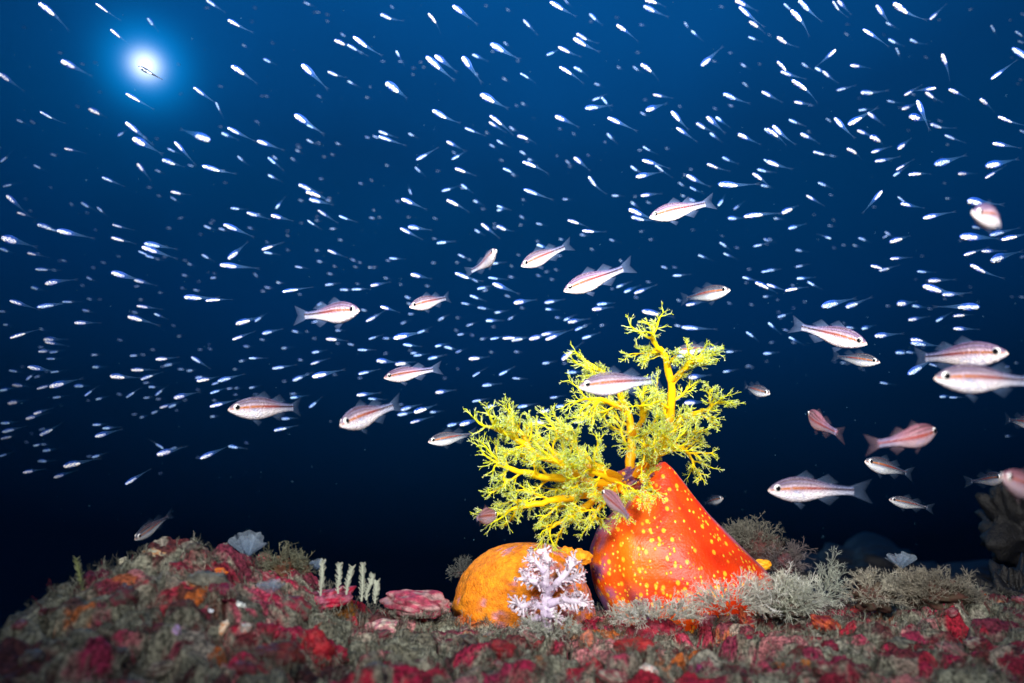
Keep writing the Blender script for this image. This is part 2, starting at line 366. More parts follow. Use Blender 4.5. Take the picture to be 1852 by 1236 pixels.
def px2m(p, px): return px*p.dot(FW)/FPX
def on_reef(px, py): 
    g_ = ground_hit(px, py)
    return g_ if g_ else P(px, py, .55)
knobs = [  # name, category, label, px, py, half width px, half height px, colour, second colour, tilt
 ('sponge', 'sponge', 'long crimson encrusting sponge ridge below the feathery white hydroids', 580, 1090, 58, 17, (.62, .01, .06), (.5, .12, .2), .25),
 ('sponge', 'sponge', 'round amber brown sponge tucked under the crimson ridge', 607, 1108, 33, 24, (.42, .16, .005), (.3, .10, .01), 0),
 ('sponge', 'sponge', 'small bright orange sponge on the left mound', 392, 1040, 15, 9, (.95, .25, .01), (.8, .12, .02), .1),
 ('sponge', 'sponge', 'fainter orange sponge just left of the bright orange one', 355, 1043, 15, 9, (.55, .13, .03), (.3, .05, .04), .1),
 ('sponge', 'sponge', 'deep magenta sponge patch below the orange sponge on left mound', 398, 1070, 28, 14, (.32, .008, .06), (.22, .02, .06), -.3),
 ('pebble', 'pebble', 'smooth white pebble below the magenta sponge patch', 432, 1098, 13, 8, (.85, .9, .85), None, -.2),
 ('shell', 'shell', 'small bluish white shell chip left of the white pebble', 378, 1103, 8, 4, (.8, .85, .95), None, -.1),
 ('shell', 'shell', 'slanting cream and orange shell fragment in the dark left foreground', 402, 1136, 8, 15, (.95, .85, .7), (.8, .4, .2), -.5),
 ('shell', 'shell', 'pale shell fragment touching the round crimson sponge', 440, 1143, 14, 8, (.75, .8, .8), (.7, .4, .3), .3),
 ('shell', 'shell', 'lilac shell fragment alone in the dark left foreground', 318, 1144, 7, 14, (.5, .42, .8), (.5, .25, .4), 0),
 ('sponge', 'sponge', 'round crimson sponge right of the pale shell fragment', 476, 1148, 24, 20, (.5, .006, .05), (.3, .01, .04), 0),
 ('shell', 'shell', 'curled pink and cream shell on top of the round crimson sponge', 484, 1128, 13, 7, (.8, .45, .4), (.5, .1, .12), .2),
 ('sponge', 'sponge', 'big dull brick red sponge at the bottom left of centre', 492, 1190, 50, 26, (.20, .02, .02), (.12, .03, .03), .1),
 ('sponge', 'sponge', 'tall scarlet sponge lobe right of the brick red sponge', 570, 1176, 28, 36, (.6, .02, .035), (.4, .01, .03), .3),
 ('sponge', 'sponge', 'crimson sponge sliver beside the tall scarlet lobe', 610, 1186, 20, 14, (.45, .008, .05), None, -.4),
 ('sponge', 'sponge', 'yellowish white coral knob near the crest of the left mound', 222, 1012, 9, 6, (.85, .8, .6), None, .2),
 ('coral_crust', 'coral', 'pale green and orange coral crust near the left mound summit', 278, 998, 20, 9, (.5, .52, .4), (.7, .35, .15), -.15),
 ('sponge', 'sponge', 'little crimson sponge beside the large blue fan tunicate', 476, 1010, 12, 11, (.55, .01, .06), (.7, .3, .3), 0),
 ('sponge', 'sponge', 'long pink crusted slab left of the orange mound', 752, 1092, 62, 20, (.50, .06, .12), (.60, .34, .34), -.1),
 ('sponge', 'sponge', 'pink and white crust patch at the far left of the slab', 700, 1142, 40, 15, (.75, .28, .32), (.85, .65, .55), 0),
 ('sponge', 'sponge', 'dark red sponge wedge left of the small salmon knob', 915, 1180, 28, 16, (.32, .01, .02), (.2, .01, .02), -.4),
 ('sponge', 'sponge', 'small rosy sponge right of the dark red wedge', 972, 1178, 17, 12, (.42, .05, .06), None, .5),
 ('sponge', 'sponge', 'salmon orange knob in front of the lavender soft coral', 1064, 1164, 16, 20, (.75, .22, .12), (.5, .2, .15), .1),
 ('sponge', 'sponge', 'broad crimson sponge in front of the orange sea cucumber', 1180, 1146, 48, 24, (.45, .012, .04), (.3, .01, .04), .15),
 ('sponge', 'sponge', 'low scarlet sponge apron below the broad crimson sponge', 1150, 1170, 38, 14, (.6, .03, .03), (.4, .02, .03), 0),
 ('sponge', 'sponge', 'leaning orange red sponge lobe below the pale algae bush', 1352, 1128, 12, 26, (.8, .14, .04), (.5, .03, .04), .45),
 ('sponge', 'sponge', 'magenta sponge knob just above the leaning orange red lobe', 1370, 1103, 17, 12, (.4, .01, .07), None, 0),
 ('sponge', 'sponge', 'crimson and pink sponge left of the leaning orange red lobe', 1285, 1132, 18, 20, (.45, .02, .07), (.5, .2, .25), 0),
 ('sponge', 'sponge', 'orange red sponge streak on the dim right slope', 1505, 1135, 36, 14, (.7, .12, .04), (.3, .02, .03), -.5),
 ('shell', 'shell', 'white shell scrap at the very bottom right of centre', 1175, 1213, 16, 9, (.9, .88, .8), (.8, .4, .35), -.3),
 ('sponge', 'sponge', 'magenta speck of sponge right of the bottom white shell', 1268, 1213, 12, 8, (.45, .03, .2), None, 0),
 ('sponge', 'sponge', 'orange sponge dab near the bottom edge on the right', 1408, 1208, 13, 10, (.75, .2, .02), (.4, .05, .02), 0),
 ('sponge', 'sponge', 'glowing orange sponge dab at the bottom below the sea cucumber', 1458, 1202, 10, 9, (.8, .24, .02), None, 0),
]
for i, (nm, cat_, lab, px, py, hw, hh, c1, c2, tilt) in enumerate(knobs):
    g_ = on_reef(px, py); a_, b_2 = px2m(g_, hw), px2m(g_, hh)
    mb = MB(); lump_mesh(mb, (0, 0, 0), a_, max(a_, b_2)*.6, b_2*1.05, c1, c2, seed=i+11, nu=56, nv=36, amp=.24, rot=tilt, nsc=1.6)
    mb.c = [tuple(x_*(1 if nm in ('shell', 'pebble') else .68) for x_ in c_[:3]) for c_ in mb.c]; o = mb.build(nm, M_shell if nm in ('shell', 'pebble') else M_lump); o.location = g_ - Vector((0, -.2*a_, .0015))
    for _ in range(int(26*hw/30) if nm == 'sponge' else 3):
        an_ = random.uniform(0, 6.28); q_ = Vector((g_.x+math.cos(an_)*a_*random.uniform(.8, 1.15), g_.y+.2*a_-abs(math.sin(an_))*a_*.7, 0)); q_.z = max(hz(q_.x, q_.y), g_.z - b_2*.75)-.001
        twig(tb, q_, Vector((random.uniform(-.5, .5), -.5, 1)).normalized(), random.uniform(.003, .007), .0003, lerp((.12, .125, .1), (.6, .6, .5), random.random()), 2, n=3, kids=(2, 3), ratio=.6)
    tag(o, lab, cat_, 'encrusting sponges on the reef' if nm == 'sponge' else None)

tag(tb.build('algae_turf', M_alga), 'short grey green turf algae felting the reef top', 'algae', kind='stuff')
# feathery hydroid sprigs
def sprig(px, py0, py1, lean, label, d=None, col=(.62, .66, .55), knobby=True):
    g_ = P(px, py0, d) if d else on_reef(px, py0+6)
    d0 = g_.dot(FW); hgt = (py0-py1)*d0/FPX
    mb = MB(); n_ = 9; pts = [Vector((lean*hgt*(i/n_) + random.uniform(-.0004, .0004), random.uniform(-.0004, .0004), hgt*i/n_ - .003*(i == 0))) for i in range(n_+1)]
    mb.tube(pts, [.0008*(1-.5*i/n_) for i in range(n_+1)], [col]*(n_+1), n=6)
    for i in range(1, n_*4):
        q_ = i/4; k = min(int(q_), n_-1); pp = pts[k].lerp(pts[k+1], q_-k)
        s_ = -1 if i % 2 else 1
        ln = random.uniform(.0016, .0036)
        dd = Vector((s_*random.uniform(.7, 1), random.uniform(-.6, .6), .55)).normalized()
        mb.tube([pp, pp+dd*ln*.6, pp+dd*ln+Vector((0, 0, .0006))], [.00034, .0004, .00022], [col, col, lerp(col, (.85, .9, .85), .6)], n=4)
    o = mb.build('hydroid', M_alga); o.location = g_; tag(o, label, 'hydroid', 'feathery hydroid sprigs'); return o
sprig(581, 1070, 1014, .03, 'tallest white feathery hydroid sprig, leftmost of the four in a row', d=.50)
sprig(611, 1066, 1020, .05, 'slim feathery hydroid sprig, second from left in the row', d=.50)
sprig(626, 1068, 1026, .25, 'thin hooked hydroid sprig leaning right, third in the row', d=.50)
sprig(655, 1080, 1020, .0, 'thick white branching hydroid sprig, rightmost tall one of the row', d=.50)
sprig(662, 1078, 1040, .35, 'short side sprig leaning right at the foot of the thick hydroid', d=.50)
sprig(679, 1084, 1052, .05, 'low stubby hydroid sprig right of the thick branching one', d=.50)
sprig(150, 1062, 1006, -.32, 'lone olive hydroid stalk leaning left on the dark left slope', col=(.35, .4, .18))

# translucent bluish fan tunicates
M_glass = base_mat('translucent_membrane', rough=.4, spec=.4, noise_amt=.3, noise_scale=500, alpha=True, transl=.3)
def fan(px, py, hw, hh, label, d=None):
    g_ = on_reef(px, py+hh*.6) if not d else P(px, py+hh, d); d0 = g_.dot(FW); a_ = hw*d0/FPX; b_2 = hh*2*d0/FPX
    mb = MB()
    for lay in range(3):
        ph = lay*1.7; k = 1-.2*lay
        def fn(u, w):
            an = (u-.5)*2.6; r_ = w*(1+.05*math.sin(u*17+ph)+.035*math.sin(u*39+ph))*k
            return (math.sin(an)*r_*a_*1.05 + .0*ph, .006*math.sin(u*12+ph)*w + .004*lay, math.cos(an*.75)*r_*b_2)
        mb.grid(fn, 60, 12, lambda u, w: (.25+.2*w, .38+.18*w, .55+.15*w, (.26+.10*abs(math.sin(u*75))*w)))
    o = mb.build('tunicate', M_glass); o.location = g_; tag(o, label, 'tunicate', 'translucent tunicates'); return o
fan(447, 995, 36, 23, 'large ruffled translucent blue fan tunicate on the left mound')
fan(488, 1068, 26, 13, 'dull grey blue tunicate low on the left mound above white pebble')
fan(573, 1026, 14, 10, 'small faint blue tunicate behind the tallest hydroid sprig')
fan(1632, 1020, 22, 15, 'dim round translucent tunicate on the right ridge')

# bushy branching algae
def bush(px, py, hw, hh, label, name='algae_bush', col=(.3, .32, .25), tip=(.7, .75, .65), n=60, d=None, ln=.02, core=True, corecol=(.1, .08, .07), r=.00052, cat='algae', lvl=3, group='bushy pale algae'):
    c = P(px, py, d) if d else on_reef(px, py); d0 = c.dot(FW); a_ = hw*d0/FPX; b_2 = hh*d0/FPX
    mb = MB()
    if core: lump_mesh(mb, (0, 0, 0), a_*.72, a_*.5, b_2*.72, corecol, lerp(corecol, (.2, .05, .05), .5), seed=px*.1, nu=30, nv=20, amp=.35)
    n = int(n*1.35)
    cl_ = [(rdir(), random.uniform(.45, 1.35)) for _ in range(14)]
    for i in range(n):
        cd_, cs_ = random.choice(cl_); u = (cd_ + rdir()*.42).normalized(); u = Vector((u.x, -abs(u.y) if random.random() < .75 else u.y, u.z if u.z > -.3 else -u.z)).normalized()
        p = Vector((u.x*a_*.66, u.y*a_*.45, u.z*b_2*.66))
        dd = (Vector((u.x, u.y*.8, u.z+.35)).normalized()).normalized()
        tone = random.uniform(.5, 1.15)
        twig(mb, p, dd, ln*cs_*random.uniform(.6, 1.15), r, tuple(q_*tone for q_ in col), lvl, n=3, kids=(3, 3, 3), ratio=.55, tipcol=tuple(min(1, q_*tone) for q_ in tip), spread=.85)
    o = mb.build(name, M_alga); o.location = c; tag(o, label, cat, group); return o
bush(1365, 995, 66, 44, 'brown fuzzy algae covered knoll behind the orange sea cucumber', d=.72, n=150, col=(.16, .12, .10), tip=(.34, .33, .27), ln=.011, corecol=(.09, .06, .05))
bush(1420, 1022, 26, 30, 'purplish feathery algae clump right of the brown fuzzy knoll', d=.70, n=60, col=(.14, .08, .09), tip=(.3, .26, .26), ln=.014, corecol=(.09, .05, .06))
bush(1320, 1096, 58, 22, 'white spiky algae bush at the foot of the sea cucumber', d=.535, n=90, ln=.0125, core=False, tip=(.98, .97, .88), col=(.62, .60, .52))
bush(1418, 1092, 62, 34, 'grey green branching algae bush right of the white spiky bush', d=.56, n=130, ln=.0135, tip=(.98, 1, .88), col=(.6, .64, .52), corecol=(.16, .17, .13))
bush(1478, 1078, 40, 28, 'loose grey green algae sprays leaning over the dark gap', d=.6, n=60, ln=.015, tip=(.88, .94, .82), col=(.45, .5, .42), core=False)
bush(1580, 1080, 50, 34, 'left half of the beige fuzzy algae clumps on right ridge', d=.56, n=110, ln=.011, tip=(.8, .76, .64), col=(.4, .37, .3), corecol=(.14, .11, .08))
bush(1690, 1074, 76, 34, 'beige fuzzy algae clumps towards the right end of the ridge', d=.55, n=140, ln=.011, tip=(.6, .55, .45), col=(.3, .27, .2), corecol=(.11, .09, .06))
bush(838, 1038, 22, 16, 'small dark fuzzy algae tuft behind the orange mound', d=.70, n=50, ln=.009, tip=(.28, .3, .28), col=(.12, .1, .1), corecol=(.06, .045, .05))
bush(520, 1030, 46, 26, 'olive fuzzy algae clump with orange flecks right of the large fan tunicate', d=.53, n=90, ln=.008, tip=(.34, .36, .26), col=(.2, .12, .06), corecol=(.16, .09, .05))
bush(1000, 1138, 66, 15, 'grey algae tuft at the foot of the lavender soft coral', n=80, ln=.006, tip=(.9, .92, .82), col=(.22, .23, .18), core=False, d=.5)
bush(1180, 1112, 95, 16, 'pale algae fringe along the lower edge of the sea cucumber', n=150, ln=.008, tip=(.98, .97, .88), col=(.45, .45, .38), core=False, d=.54)
# dim coral rocks beyond the reef on the right
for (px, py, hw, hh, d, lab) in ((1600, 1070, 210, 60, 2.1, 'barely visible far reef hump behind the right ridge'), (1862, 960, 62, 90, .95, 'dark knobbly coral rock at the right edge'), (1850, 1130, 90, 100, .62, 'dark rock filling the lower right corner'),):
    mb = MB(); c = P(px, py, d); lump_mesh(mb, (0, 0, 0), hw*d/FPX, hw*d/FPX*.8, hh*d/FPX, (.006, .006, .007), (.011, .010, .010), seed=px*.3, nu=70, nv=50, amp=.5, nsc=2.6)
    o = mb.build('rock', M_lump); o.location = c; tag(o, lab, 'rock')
# ---------------------------------------------------------------- sea cucumber
def body_material():
    m = mat('spotted_skin'); t = m.node_tree; l = t.links.new
    at = N(t, 'ShaderNodeVertexColor'); at.layer_name = 'Col'; tcn = N(t, 'ShaderNodeTexCoord')
    cols = at.outputs['Color']
    nz = N(t, 'ShaderNodeTexNoise'); nz.inputs['Scale'].default_value = 30; nz.inputs['Detail'].default_value = 3; l(tcn.outputs['Object'], nz.inputs['Vector'])
    for scale, thr, seedv, colr in ((165, .37, (0, 0, 0), (.95, .42, .02)), (240, .33, (3, 5, 1), (.95, .50, .03))):
        mp = N(t, 'ShaderNodeMapping'); mp.inputs['Location'].default_value = seedv; mp.inputs['Scale'].default_value = (1, .7, .8); l(tcn.outputs['Object'], mp.inputs[0])
        vo = N(t, 'ShaderNodeTexVoronoi'); vo.inputs['Scale'].default_value = scale; vo.inputs['Randomness'].default_value = .9; l(mp.outputs[0], vo.inputs['Vector'])
        # only some cells carry a spot
        sp = N(t, 'ShaderNodeSeparateColor'); l(vo.outputs['Color'], sp.inputs[0])
        rnd = M('GREATER_THAN', M('ADD', sp.outputs[0], M('MULTIPLY', M('SUBTRACT', nz.outputs[0], .5, t), 1.6, t), t), .53, t)
        mr = N(t, 'ShaderNodeMapRange'); mr.inputs['From Min'].default_value = thr; mr.inputs['From Max'].default_value = thr-.17; l(vo.outputs['Distance'], mr.inputs[0])
        f = M('MULTIPLY', M('MULTIPLY', mr.outputs[0], rnd, t), at.outputs['Alpha'], t)
        mx = N(t, 'ShaderNodeMix', data_type='RGBA'); l(f, mx.inputs[0]); l(cols, mx.inputs[6]); mx.inputs[7].default_value = (*colr, 1); cols = mx.outputs[2]
    allf = f
    b = N(t, 'ShaderNodeBsdfPrincipled'); l(cols, b.inputs['Base Color']); b.inputs['Roughness'].default_value = .36; b.inputs['Specular IOR Level'].default_value = .35
    b.inputs['Subsurface Weight'].default_value = .15; b.inputs['Subsurface Radius'].default_value = (.006, .002, .001); b.inputs['Subsurface Scale'].default_value = 1
    n2 = N(t, 'ShaderNodeTexNoise'); n2.inputs['Scale'].default_value = 520; n2.inputs['Detail'].default_value = 4; l(tcn.outputs['Object'], n2.inputs['Vector'])
    bp = N(t, 'ShaderNodeBump'); bp.inputs['Strength'].default_value = .35; bp.inputs['Distance'].default_value = .0012; l(n2.outputs[0], bp.inputs['Height'])
    n4 = N(t, 'ShaderNodeTexNoise'); n4.inputs['Scale'].default_value = 75; n4.inputs['Detail'].default_value = 3; n4.inputs['Distortion'].default_value = 1.2; l(tcn.outputs['Object'], n4.inputs['Vector'])
    b4 = N(t, 'ShaderNodeBump'); b4.inputs['Strength'].default_value = .25; b4.inputs['Distance'].default_value = .0025; l(n4.outputs[0], b4.inputs['Height']); l(bp.outputs[0], b4.inputs['Normal'])
    b5 = N(t, 'ShaderNodeBump'); b5.inputs['Strength'].default_value = .4; b5.inputs['Distance'].default_value = .0015; l(allf, b5.inputs['Height']); l(b4.outputs[0], b5.inputs['Normal']); l(b5.outputs[0], b.inputs['Normal'])
    o = N(t, 'ShaderNodeOutputMaterial'); l(b.outputs[0], o.inputs[0]); return m
M_skin = body_material()
BD = .655
apple = empty('sea_cucumber', P(1220, 1110, BD))
tag(apple, 'fat orange red sea cucumber with yellow spots and branching yellow tentacle crown', 'sea cucumber')
prof = [(836, 1195, 1203), (842, 1186, 1211), (850, 1177, 1219), (862, 1166, 1228), (880, 1152, 1242), (900, 1135, 1257), (930, 1106, 1282), (960, 1080, 1310), (990, 1067, 1340),
        (1020, 1064, 1372), (1050, 1070, 1396), (1080, 1082, 1412), (1110, 1096, 1416), (1140, 1110, 1408), (1165, 1130, 1385)]
mb = MB(); rr, cc = [], []; NR = 110; NT = 100
pys = np.array([p[0] for p in prof]); pl = np.array([p[1] for p in prof]); pr = np.array([p[2] for p in prof])
_ty = np.linspace(836, 1165, 200); _k = np.hanning(13); _k /= _k.sum()
def _sm(v): e = np.pad(np.interp(_ty, pys, v), 6, mode='reflect', reflect_type='odd'); return np.convolve(e, _k, 'valid')
pl, pr, pys = _sm(pl), _sm(pr), _ty
for i in range(NR+1):
    py = 836 + (1165-836)*(i/NR)**1.25
    a, b = np.interp(py, pys, pl), np.interp(py, pys, pr); cx = (a+b)/2; hw = (b-a)/2*BD/FPX
    cen = P(cx, py, BD) - apple.location; R_, K_ = [], []
    for j in range(NT):
        ph = 2*math.pi*j/NT; x_ = math.cos(ph); y_ = math.sin(ph)
        u = Vector((x_, y_, i/NR*2.5))
        k = 1 + .022*mn.noise(u*2.2) + .010*mn.noise(u*6) + .012*math.cos(ph*5+.8)*(i/NR)
        # a soft vertical fold at the left flank
        k += -.05*math.exp(-((ph-3.86)/.10)**2)*sstep(.25, .6, i/NR)
        R_.append(cen + Vector((x_*hw*k, y_*hw*.84*k, 0)))
        fx = x_; t_ = i/NR; nzv = mn.noise(u*2.7+Vector((4, 0, 0)))
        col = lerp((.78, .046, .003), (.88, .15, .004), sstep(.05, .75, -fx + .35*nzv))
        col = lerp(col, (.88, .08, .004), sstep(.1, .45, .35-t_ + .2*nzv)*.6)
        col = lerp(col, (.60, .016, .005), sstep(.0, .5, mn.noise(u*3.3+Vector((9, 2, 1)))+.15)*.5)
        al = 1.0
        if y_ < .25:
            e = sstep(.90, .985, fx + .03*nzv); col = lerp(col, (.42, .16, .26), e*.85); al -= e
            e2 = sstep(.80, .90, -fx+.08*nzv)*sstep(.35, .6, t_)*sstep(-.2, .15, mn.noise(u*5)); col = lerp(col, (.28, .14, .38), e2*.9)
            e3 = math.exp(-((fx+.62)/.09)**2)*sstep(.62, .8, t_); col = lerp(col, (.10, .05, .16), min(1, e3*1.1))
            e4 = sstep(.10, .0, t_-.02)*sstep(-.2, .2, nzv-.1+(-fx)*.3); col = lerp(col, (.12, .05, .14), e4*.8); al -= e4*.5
        K_.append((*col, clamp(al)))
    rr.append(R_); cc.append(K_)
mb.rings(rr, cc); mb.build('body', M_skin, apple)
# tube foot at the right flank and lip round the mouth
mb = MB(); lump_mesh(mb, P(1379, 1022, .655)-apple.location, .0085, .006, .005, (.95, .3, .01), (1, .5, .02), seed=3, amp=.2); mb.build('tube_foot', M_skin, apple)
mb = MB(); lump_mesh(mb, P(1140, 868, .645)-apple.location, .020, .014, .012, (.10, .04, .10), (.35, .07, .03), seed=8, nu=40, nv=26, amp=.3, rot=.5); mb.build('mouth', M_skin, apple)
M_tent = base_mat('tentacle_flesh', rough=.4, spec=.35, noise_amt=.06, noise_scale=160, transl=.5, bump=.2)
c_org, c_yel, c_grn, c_tip = (.95, .42, .004), (.98, .78, .008), (.88, .92, .008), (.88, 1.0, .82)
def branch(mb, p, d, ln, r, lvl, bias):
    """one recursively forking branch; the finest twigs are pale"""
    k = {3: 7, 2: 5, 1: 3, 0: 2}[lvl]
    pts = [p.copy()]; dd = d.copy()
    for i in range(k):
        dd = (dd + rdir()*.34 + bias*.05).normalized(); pts.append(pts[-1]+dd*(ln/k))
    base = {3: c_yel, 2: c_yel, 1: c_grn, 0: lerp(c_grn, c_tip, .35)}[lvl]
    end = {3: c_yel, 2: c_grn, 1: lerp(c_grn, c_tip, .5), 0: c_tip}[lvl]
    if lvl == 0 and random.random() < .5: base, end = (.90, .92, .015), (.84, .98, .10)
    mb.tube(pts, [max(r*(1-.6*i/k), .00019) for i in range(k+1)], [lerp(base, end, i/k) for i in range(k+1)], n=5 if lvl > 1 else 3)
    if lvl == 0: return
    nk = {3: 6, 2: 5, 1: 3}[lvl]
    for c_ in range(nk):
        q_ = (.12 + .86*(c_+random.random()*.7)/nk)*k; i = min(int(q_), k-1); pp = pts[i].lerp(pts[i+1], q_-i)
        t_ = (pts[i+1]-pts[i]).normalized(); s_ = rdir(); s_ = (s_ - t_*s_.dot(t_)).normalized()
        nd = (t_*.95 + s_*.75).normalized()
        branch(mb, pp, nd, ln*(.50 if lvl > 1 else .55)*(1.12-.55*q_/k)*random.uniform(.75, 1.2), r*.50, lvl-1, bias)
    # forked end
    for s2 in range(2):
        branch(mb, pts[-1], (dd+rdir()*.6).normalized(), ln*.34, r*.42, lvl-1, bias)
spines = [  # polylines in photo pixels with depth, start radius px, lateral length m, label-free parts
 ([(1150, 872, .64), (1178, 835, .635), (1205, 790, .625), (1214, 740, .62), (1213, 690, .615), (1203, 645, .61), (1193, 632, .605), (1180, 612, .60)], 11, .026, 1.0),
 ([(1205, 790, .625), (1240, 752, .61), (1268, 746, .60), (1288, 734, .595)], 7, .024, 1.0),
 ([(1213, 690, .615), (1240, 665, .605), (1262, 648, .60)], 5.5, .020, .9),
 ([(1140, 870, .64), (1140, 825, .65), (1142, 775, .66), (1128, 730, .66), (1110, 690, .665), (1082, 668, .67)], 12, .030, 1.0),
 ([(1142, 790, .63), (1162, 760, .60), (1158, 735, .585)], 7, .020, .7),
 ([(1128, 740, .66), (1095, 725, .655), (1062, 722, .65)], 7, .026, .8),
 ([(1150, 860, .63), (1172, 815, .60), (1166, 790, .575)], 7, .030, .7),
 ([(1130, 872, .64), (1085, 850, .625), (1045, 836, .61), (1000, 832, .60), (960, 815, .595), (930, 790, .59), (895, 775, .585)], 11, .026, 1.0),
 ([(1085, 850, .635), (1054, 824, .63), (1030, 798, .63), (1006, 778, .63)], 8, .022, .9),
 ([(960, 815, .595), (945, 785, .60), (928, 758, .60)], 5, .018, .8),
 ([(1115, 878, .63), (1060, 872, .61), (1000, 865, .59), (950, 855, .58), (905, 842, .575)], 10, .028, 1.0),
 ([(1110, 885, .62), (1060, 895, .60), (1005, 905, .585), (955, 915, .575), (925, 922, .57)], 9, .027, 1.0),
 ([(1105, 890, .62), (1060, 915, .60), (1022, 940, .59), (995, 955, .585)], 8, .023, .85),
 ([(1115, 885, .61), (1090, 910, .59), (1070, 935, .585)], 7, .021, .7),
 ([(1160, 865, .62), (1185, 830, .59), (1210, 815, .58)], 7, .026, .8),
 ([(1120, 875, .61), (1090, 862, .58), (1062, 850, .57)], 7, .026, .8),
 ([(1205, 800, .635), (1235, 812, .64), (1255, 835, .65)], 6, .024, .8),
 ([(1160, 868, .61), (1172, 876, .60), (1180, 885, .595)], 5, .012, .5),
 ([(1120, 880, .60), (1132, 905, .59), (1128, 925, .588)], 4.5, .011, .5),
 ([(1060, 872, .60), (1030, 850, .575), (1010, 838, .565)], 6, .024, .6),
 ([(1075, 860, .655), (1020, 830, .67), (975, 800, .68)], 7, .026, .8),
]
for pts_, rp_, lat, dens in spines:
    mb = MB(); raw = [P(a, b, c)-apple.location for a, b, c in pts_]
    # smooth the spine by Catmull-Rom
    pts = []
    ex = [raw[0]*2-raw[1]] + raw + [raw[-1]*2-raw[-2]]
    for i in range(1, len(ex)-2):
        for s_ in range(4):
            t_ = s_/4; p0, p1, p2, p3 = ex[i-1:i+3]
            pts.append(.5*((2*p1)+(p2-p0)*t_+(2*p0-5*p1+4*p2-p3)*t_*t_+(3*p1-p0-3*p2+p3)*t_**3) + rdir()*.0009)
    pts.append(raw[-1]); n_ = len(pts)-1
    r0 = rp_*.56/FPX
    rad = [r0*(1-.62*i/n_)*(1+.10*math.sin(i*1.9)) for i in range(n_+1)]
    mb.tube(pts, rad, [lerp(c_org, c_yel, clamp(.15+1.1*i/n_ + .3*mn.noise(Vector((i*.7, rp_, 0))))) for i in range(n_+1)], n=9)
    tot = sum((pts[i+1]-pts[i]).length for i in range(n_)); m_ = max(5, int(tot/.0138*dens))
    for c_ in range(m_):
        q_ = (.16 + .83*(c_+random.random()*.8)/m_)*n_; i = min(int(q_), n_-1); pp = pts[i].lerp(pts[i+1], q_-i)
        t_ = (pts[i+1]-pts[i]).normalized(); s_ = rdir(); s_.y *= .8; s_ = (s_ - t_*s_.dot(t_)).normalized()
        branch(mb, pp, (t_*.65+s_*.9).normalized(), lat*random.uniform(.8, 1.5)*(1.1-.4*q_/n_), max(rad[i]*.40, .0012), 3, t_)
    for s2 in range(3):
        branch(mb, pts[-1], ((pts[-1]-pts[-3]).normalized()+rdir()*.55).normalized(), lat*.95, rad[-1]*.75, 2, Vector((0, 0, 0)))
    mb.build('tentacle', M_tent, apple)

# ---------------------------------------------------------------- orange mound, soft coral, little neighbours
M_mound = base_mat('orange_sponge_skin', rough=.6, spec=.3, noise_amt=.4, noise_scale=260, bump=1.0, bump_scale=700, sss=.1)
mc = P(948, 1092, .60)
mb = MB(); rr, cc = [], []
mprof = [(984, 935, 965), (988, 905, 1000), (996, 885, 1025), (1008, 868, 1042), (1025, 850, 1054), (1045, 834, 1062), (1070, 822, 1068), (1095, 820, 1072), (1120, 832, 1074), (1145, 855, 1072), (1170, 880, 1060)]
my = np.array([p[0] for p in mprof]); ml = np.array([p[1] for p in mprof]); mr_ = np.array([p[2] for p in mprof])
for i in range(81):
    py = 984 + 186*(i/80)**1.3; a, b = np.interp(py, my, ml), np.interp(py, my, mr_); hw = (b-a)/2*.60/FPX; cen = P((a+b)/2, py, .60)-mc
    R_, K_ = [], []
    for j in range(90):
        ph = 2*math.pi*j/90; u = Vector((math.cos(ph), math.sin(ph), i/80*1.6))
        k = 1+.07*mn.noise(u*1.9)+.035*mn.noise(u*5)+.012*mn.noise(u*13)+.008*mn.noise(u*31)
        R_.append(cen+Vector((u.x*hw*k, u.y*hw*.75*k, 0)))
        px = (a+b)/2 + (b-a)/2*u.x
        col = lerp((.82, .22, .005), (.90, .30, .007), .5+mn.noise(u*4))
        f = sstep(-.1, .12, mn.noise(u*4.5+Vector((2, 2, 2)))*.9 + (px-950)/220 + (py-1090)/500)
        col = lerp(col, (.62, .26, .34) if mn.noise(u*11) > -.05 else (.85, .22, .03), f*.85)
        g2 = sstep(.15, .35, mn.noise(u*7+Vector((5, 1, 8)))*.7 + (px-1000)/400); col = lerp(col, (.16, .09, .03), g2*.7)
        K_.append(col)
    rr.append(R_); cc.append(K_)
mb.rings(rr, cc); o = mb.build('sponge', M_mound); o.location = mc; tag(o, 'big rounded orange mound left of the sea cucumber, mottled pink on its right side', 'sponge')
for (px, py, hw, hh, lab) in ((1048, 1008, 22, 13, 'smooth small orange knob wedged between mound and sea cucumber'), (1024, 998, 15, 8, 'tiny yellow orange knob on the top right of the mound')):
    mb = MB(); c = P(px, py, .60); lump_mesh(mb, (0, 0, 0), hw*.6/FPX, hw*.6/FPX, hh*.6/FPX, (.92, .32, .01), None, seed=px, nu=40, nv=26, amp=.2); o = mb.build('sponge', M_mound); o.location = c; tag(o, lab, 'sponge')
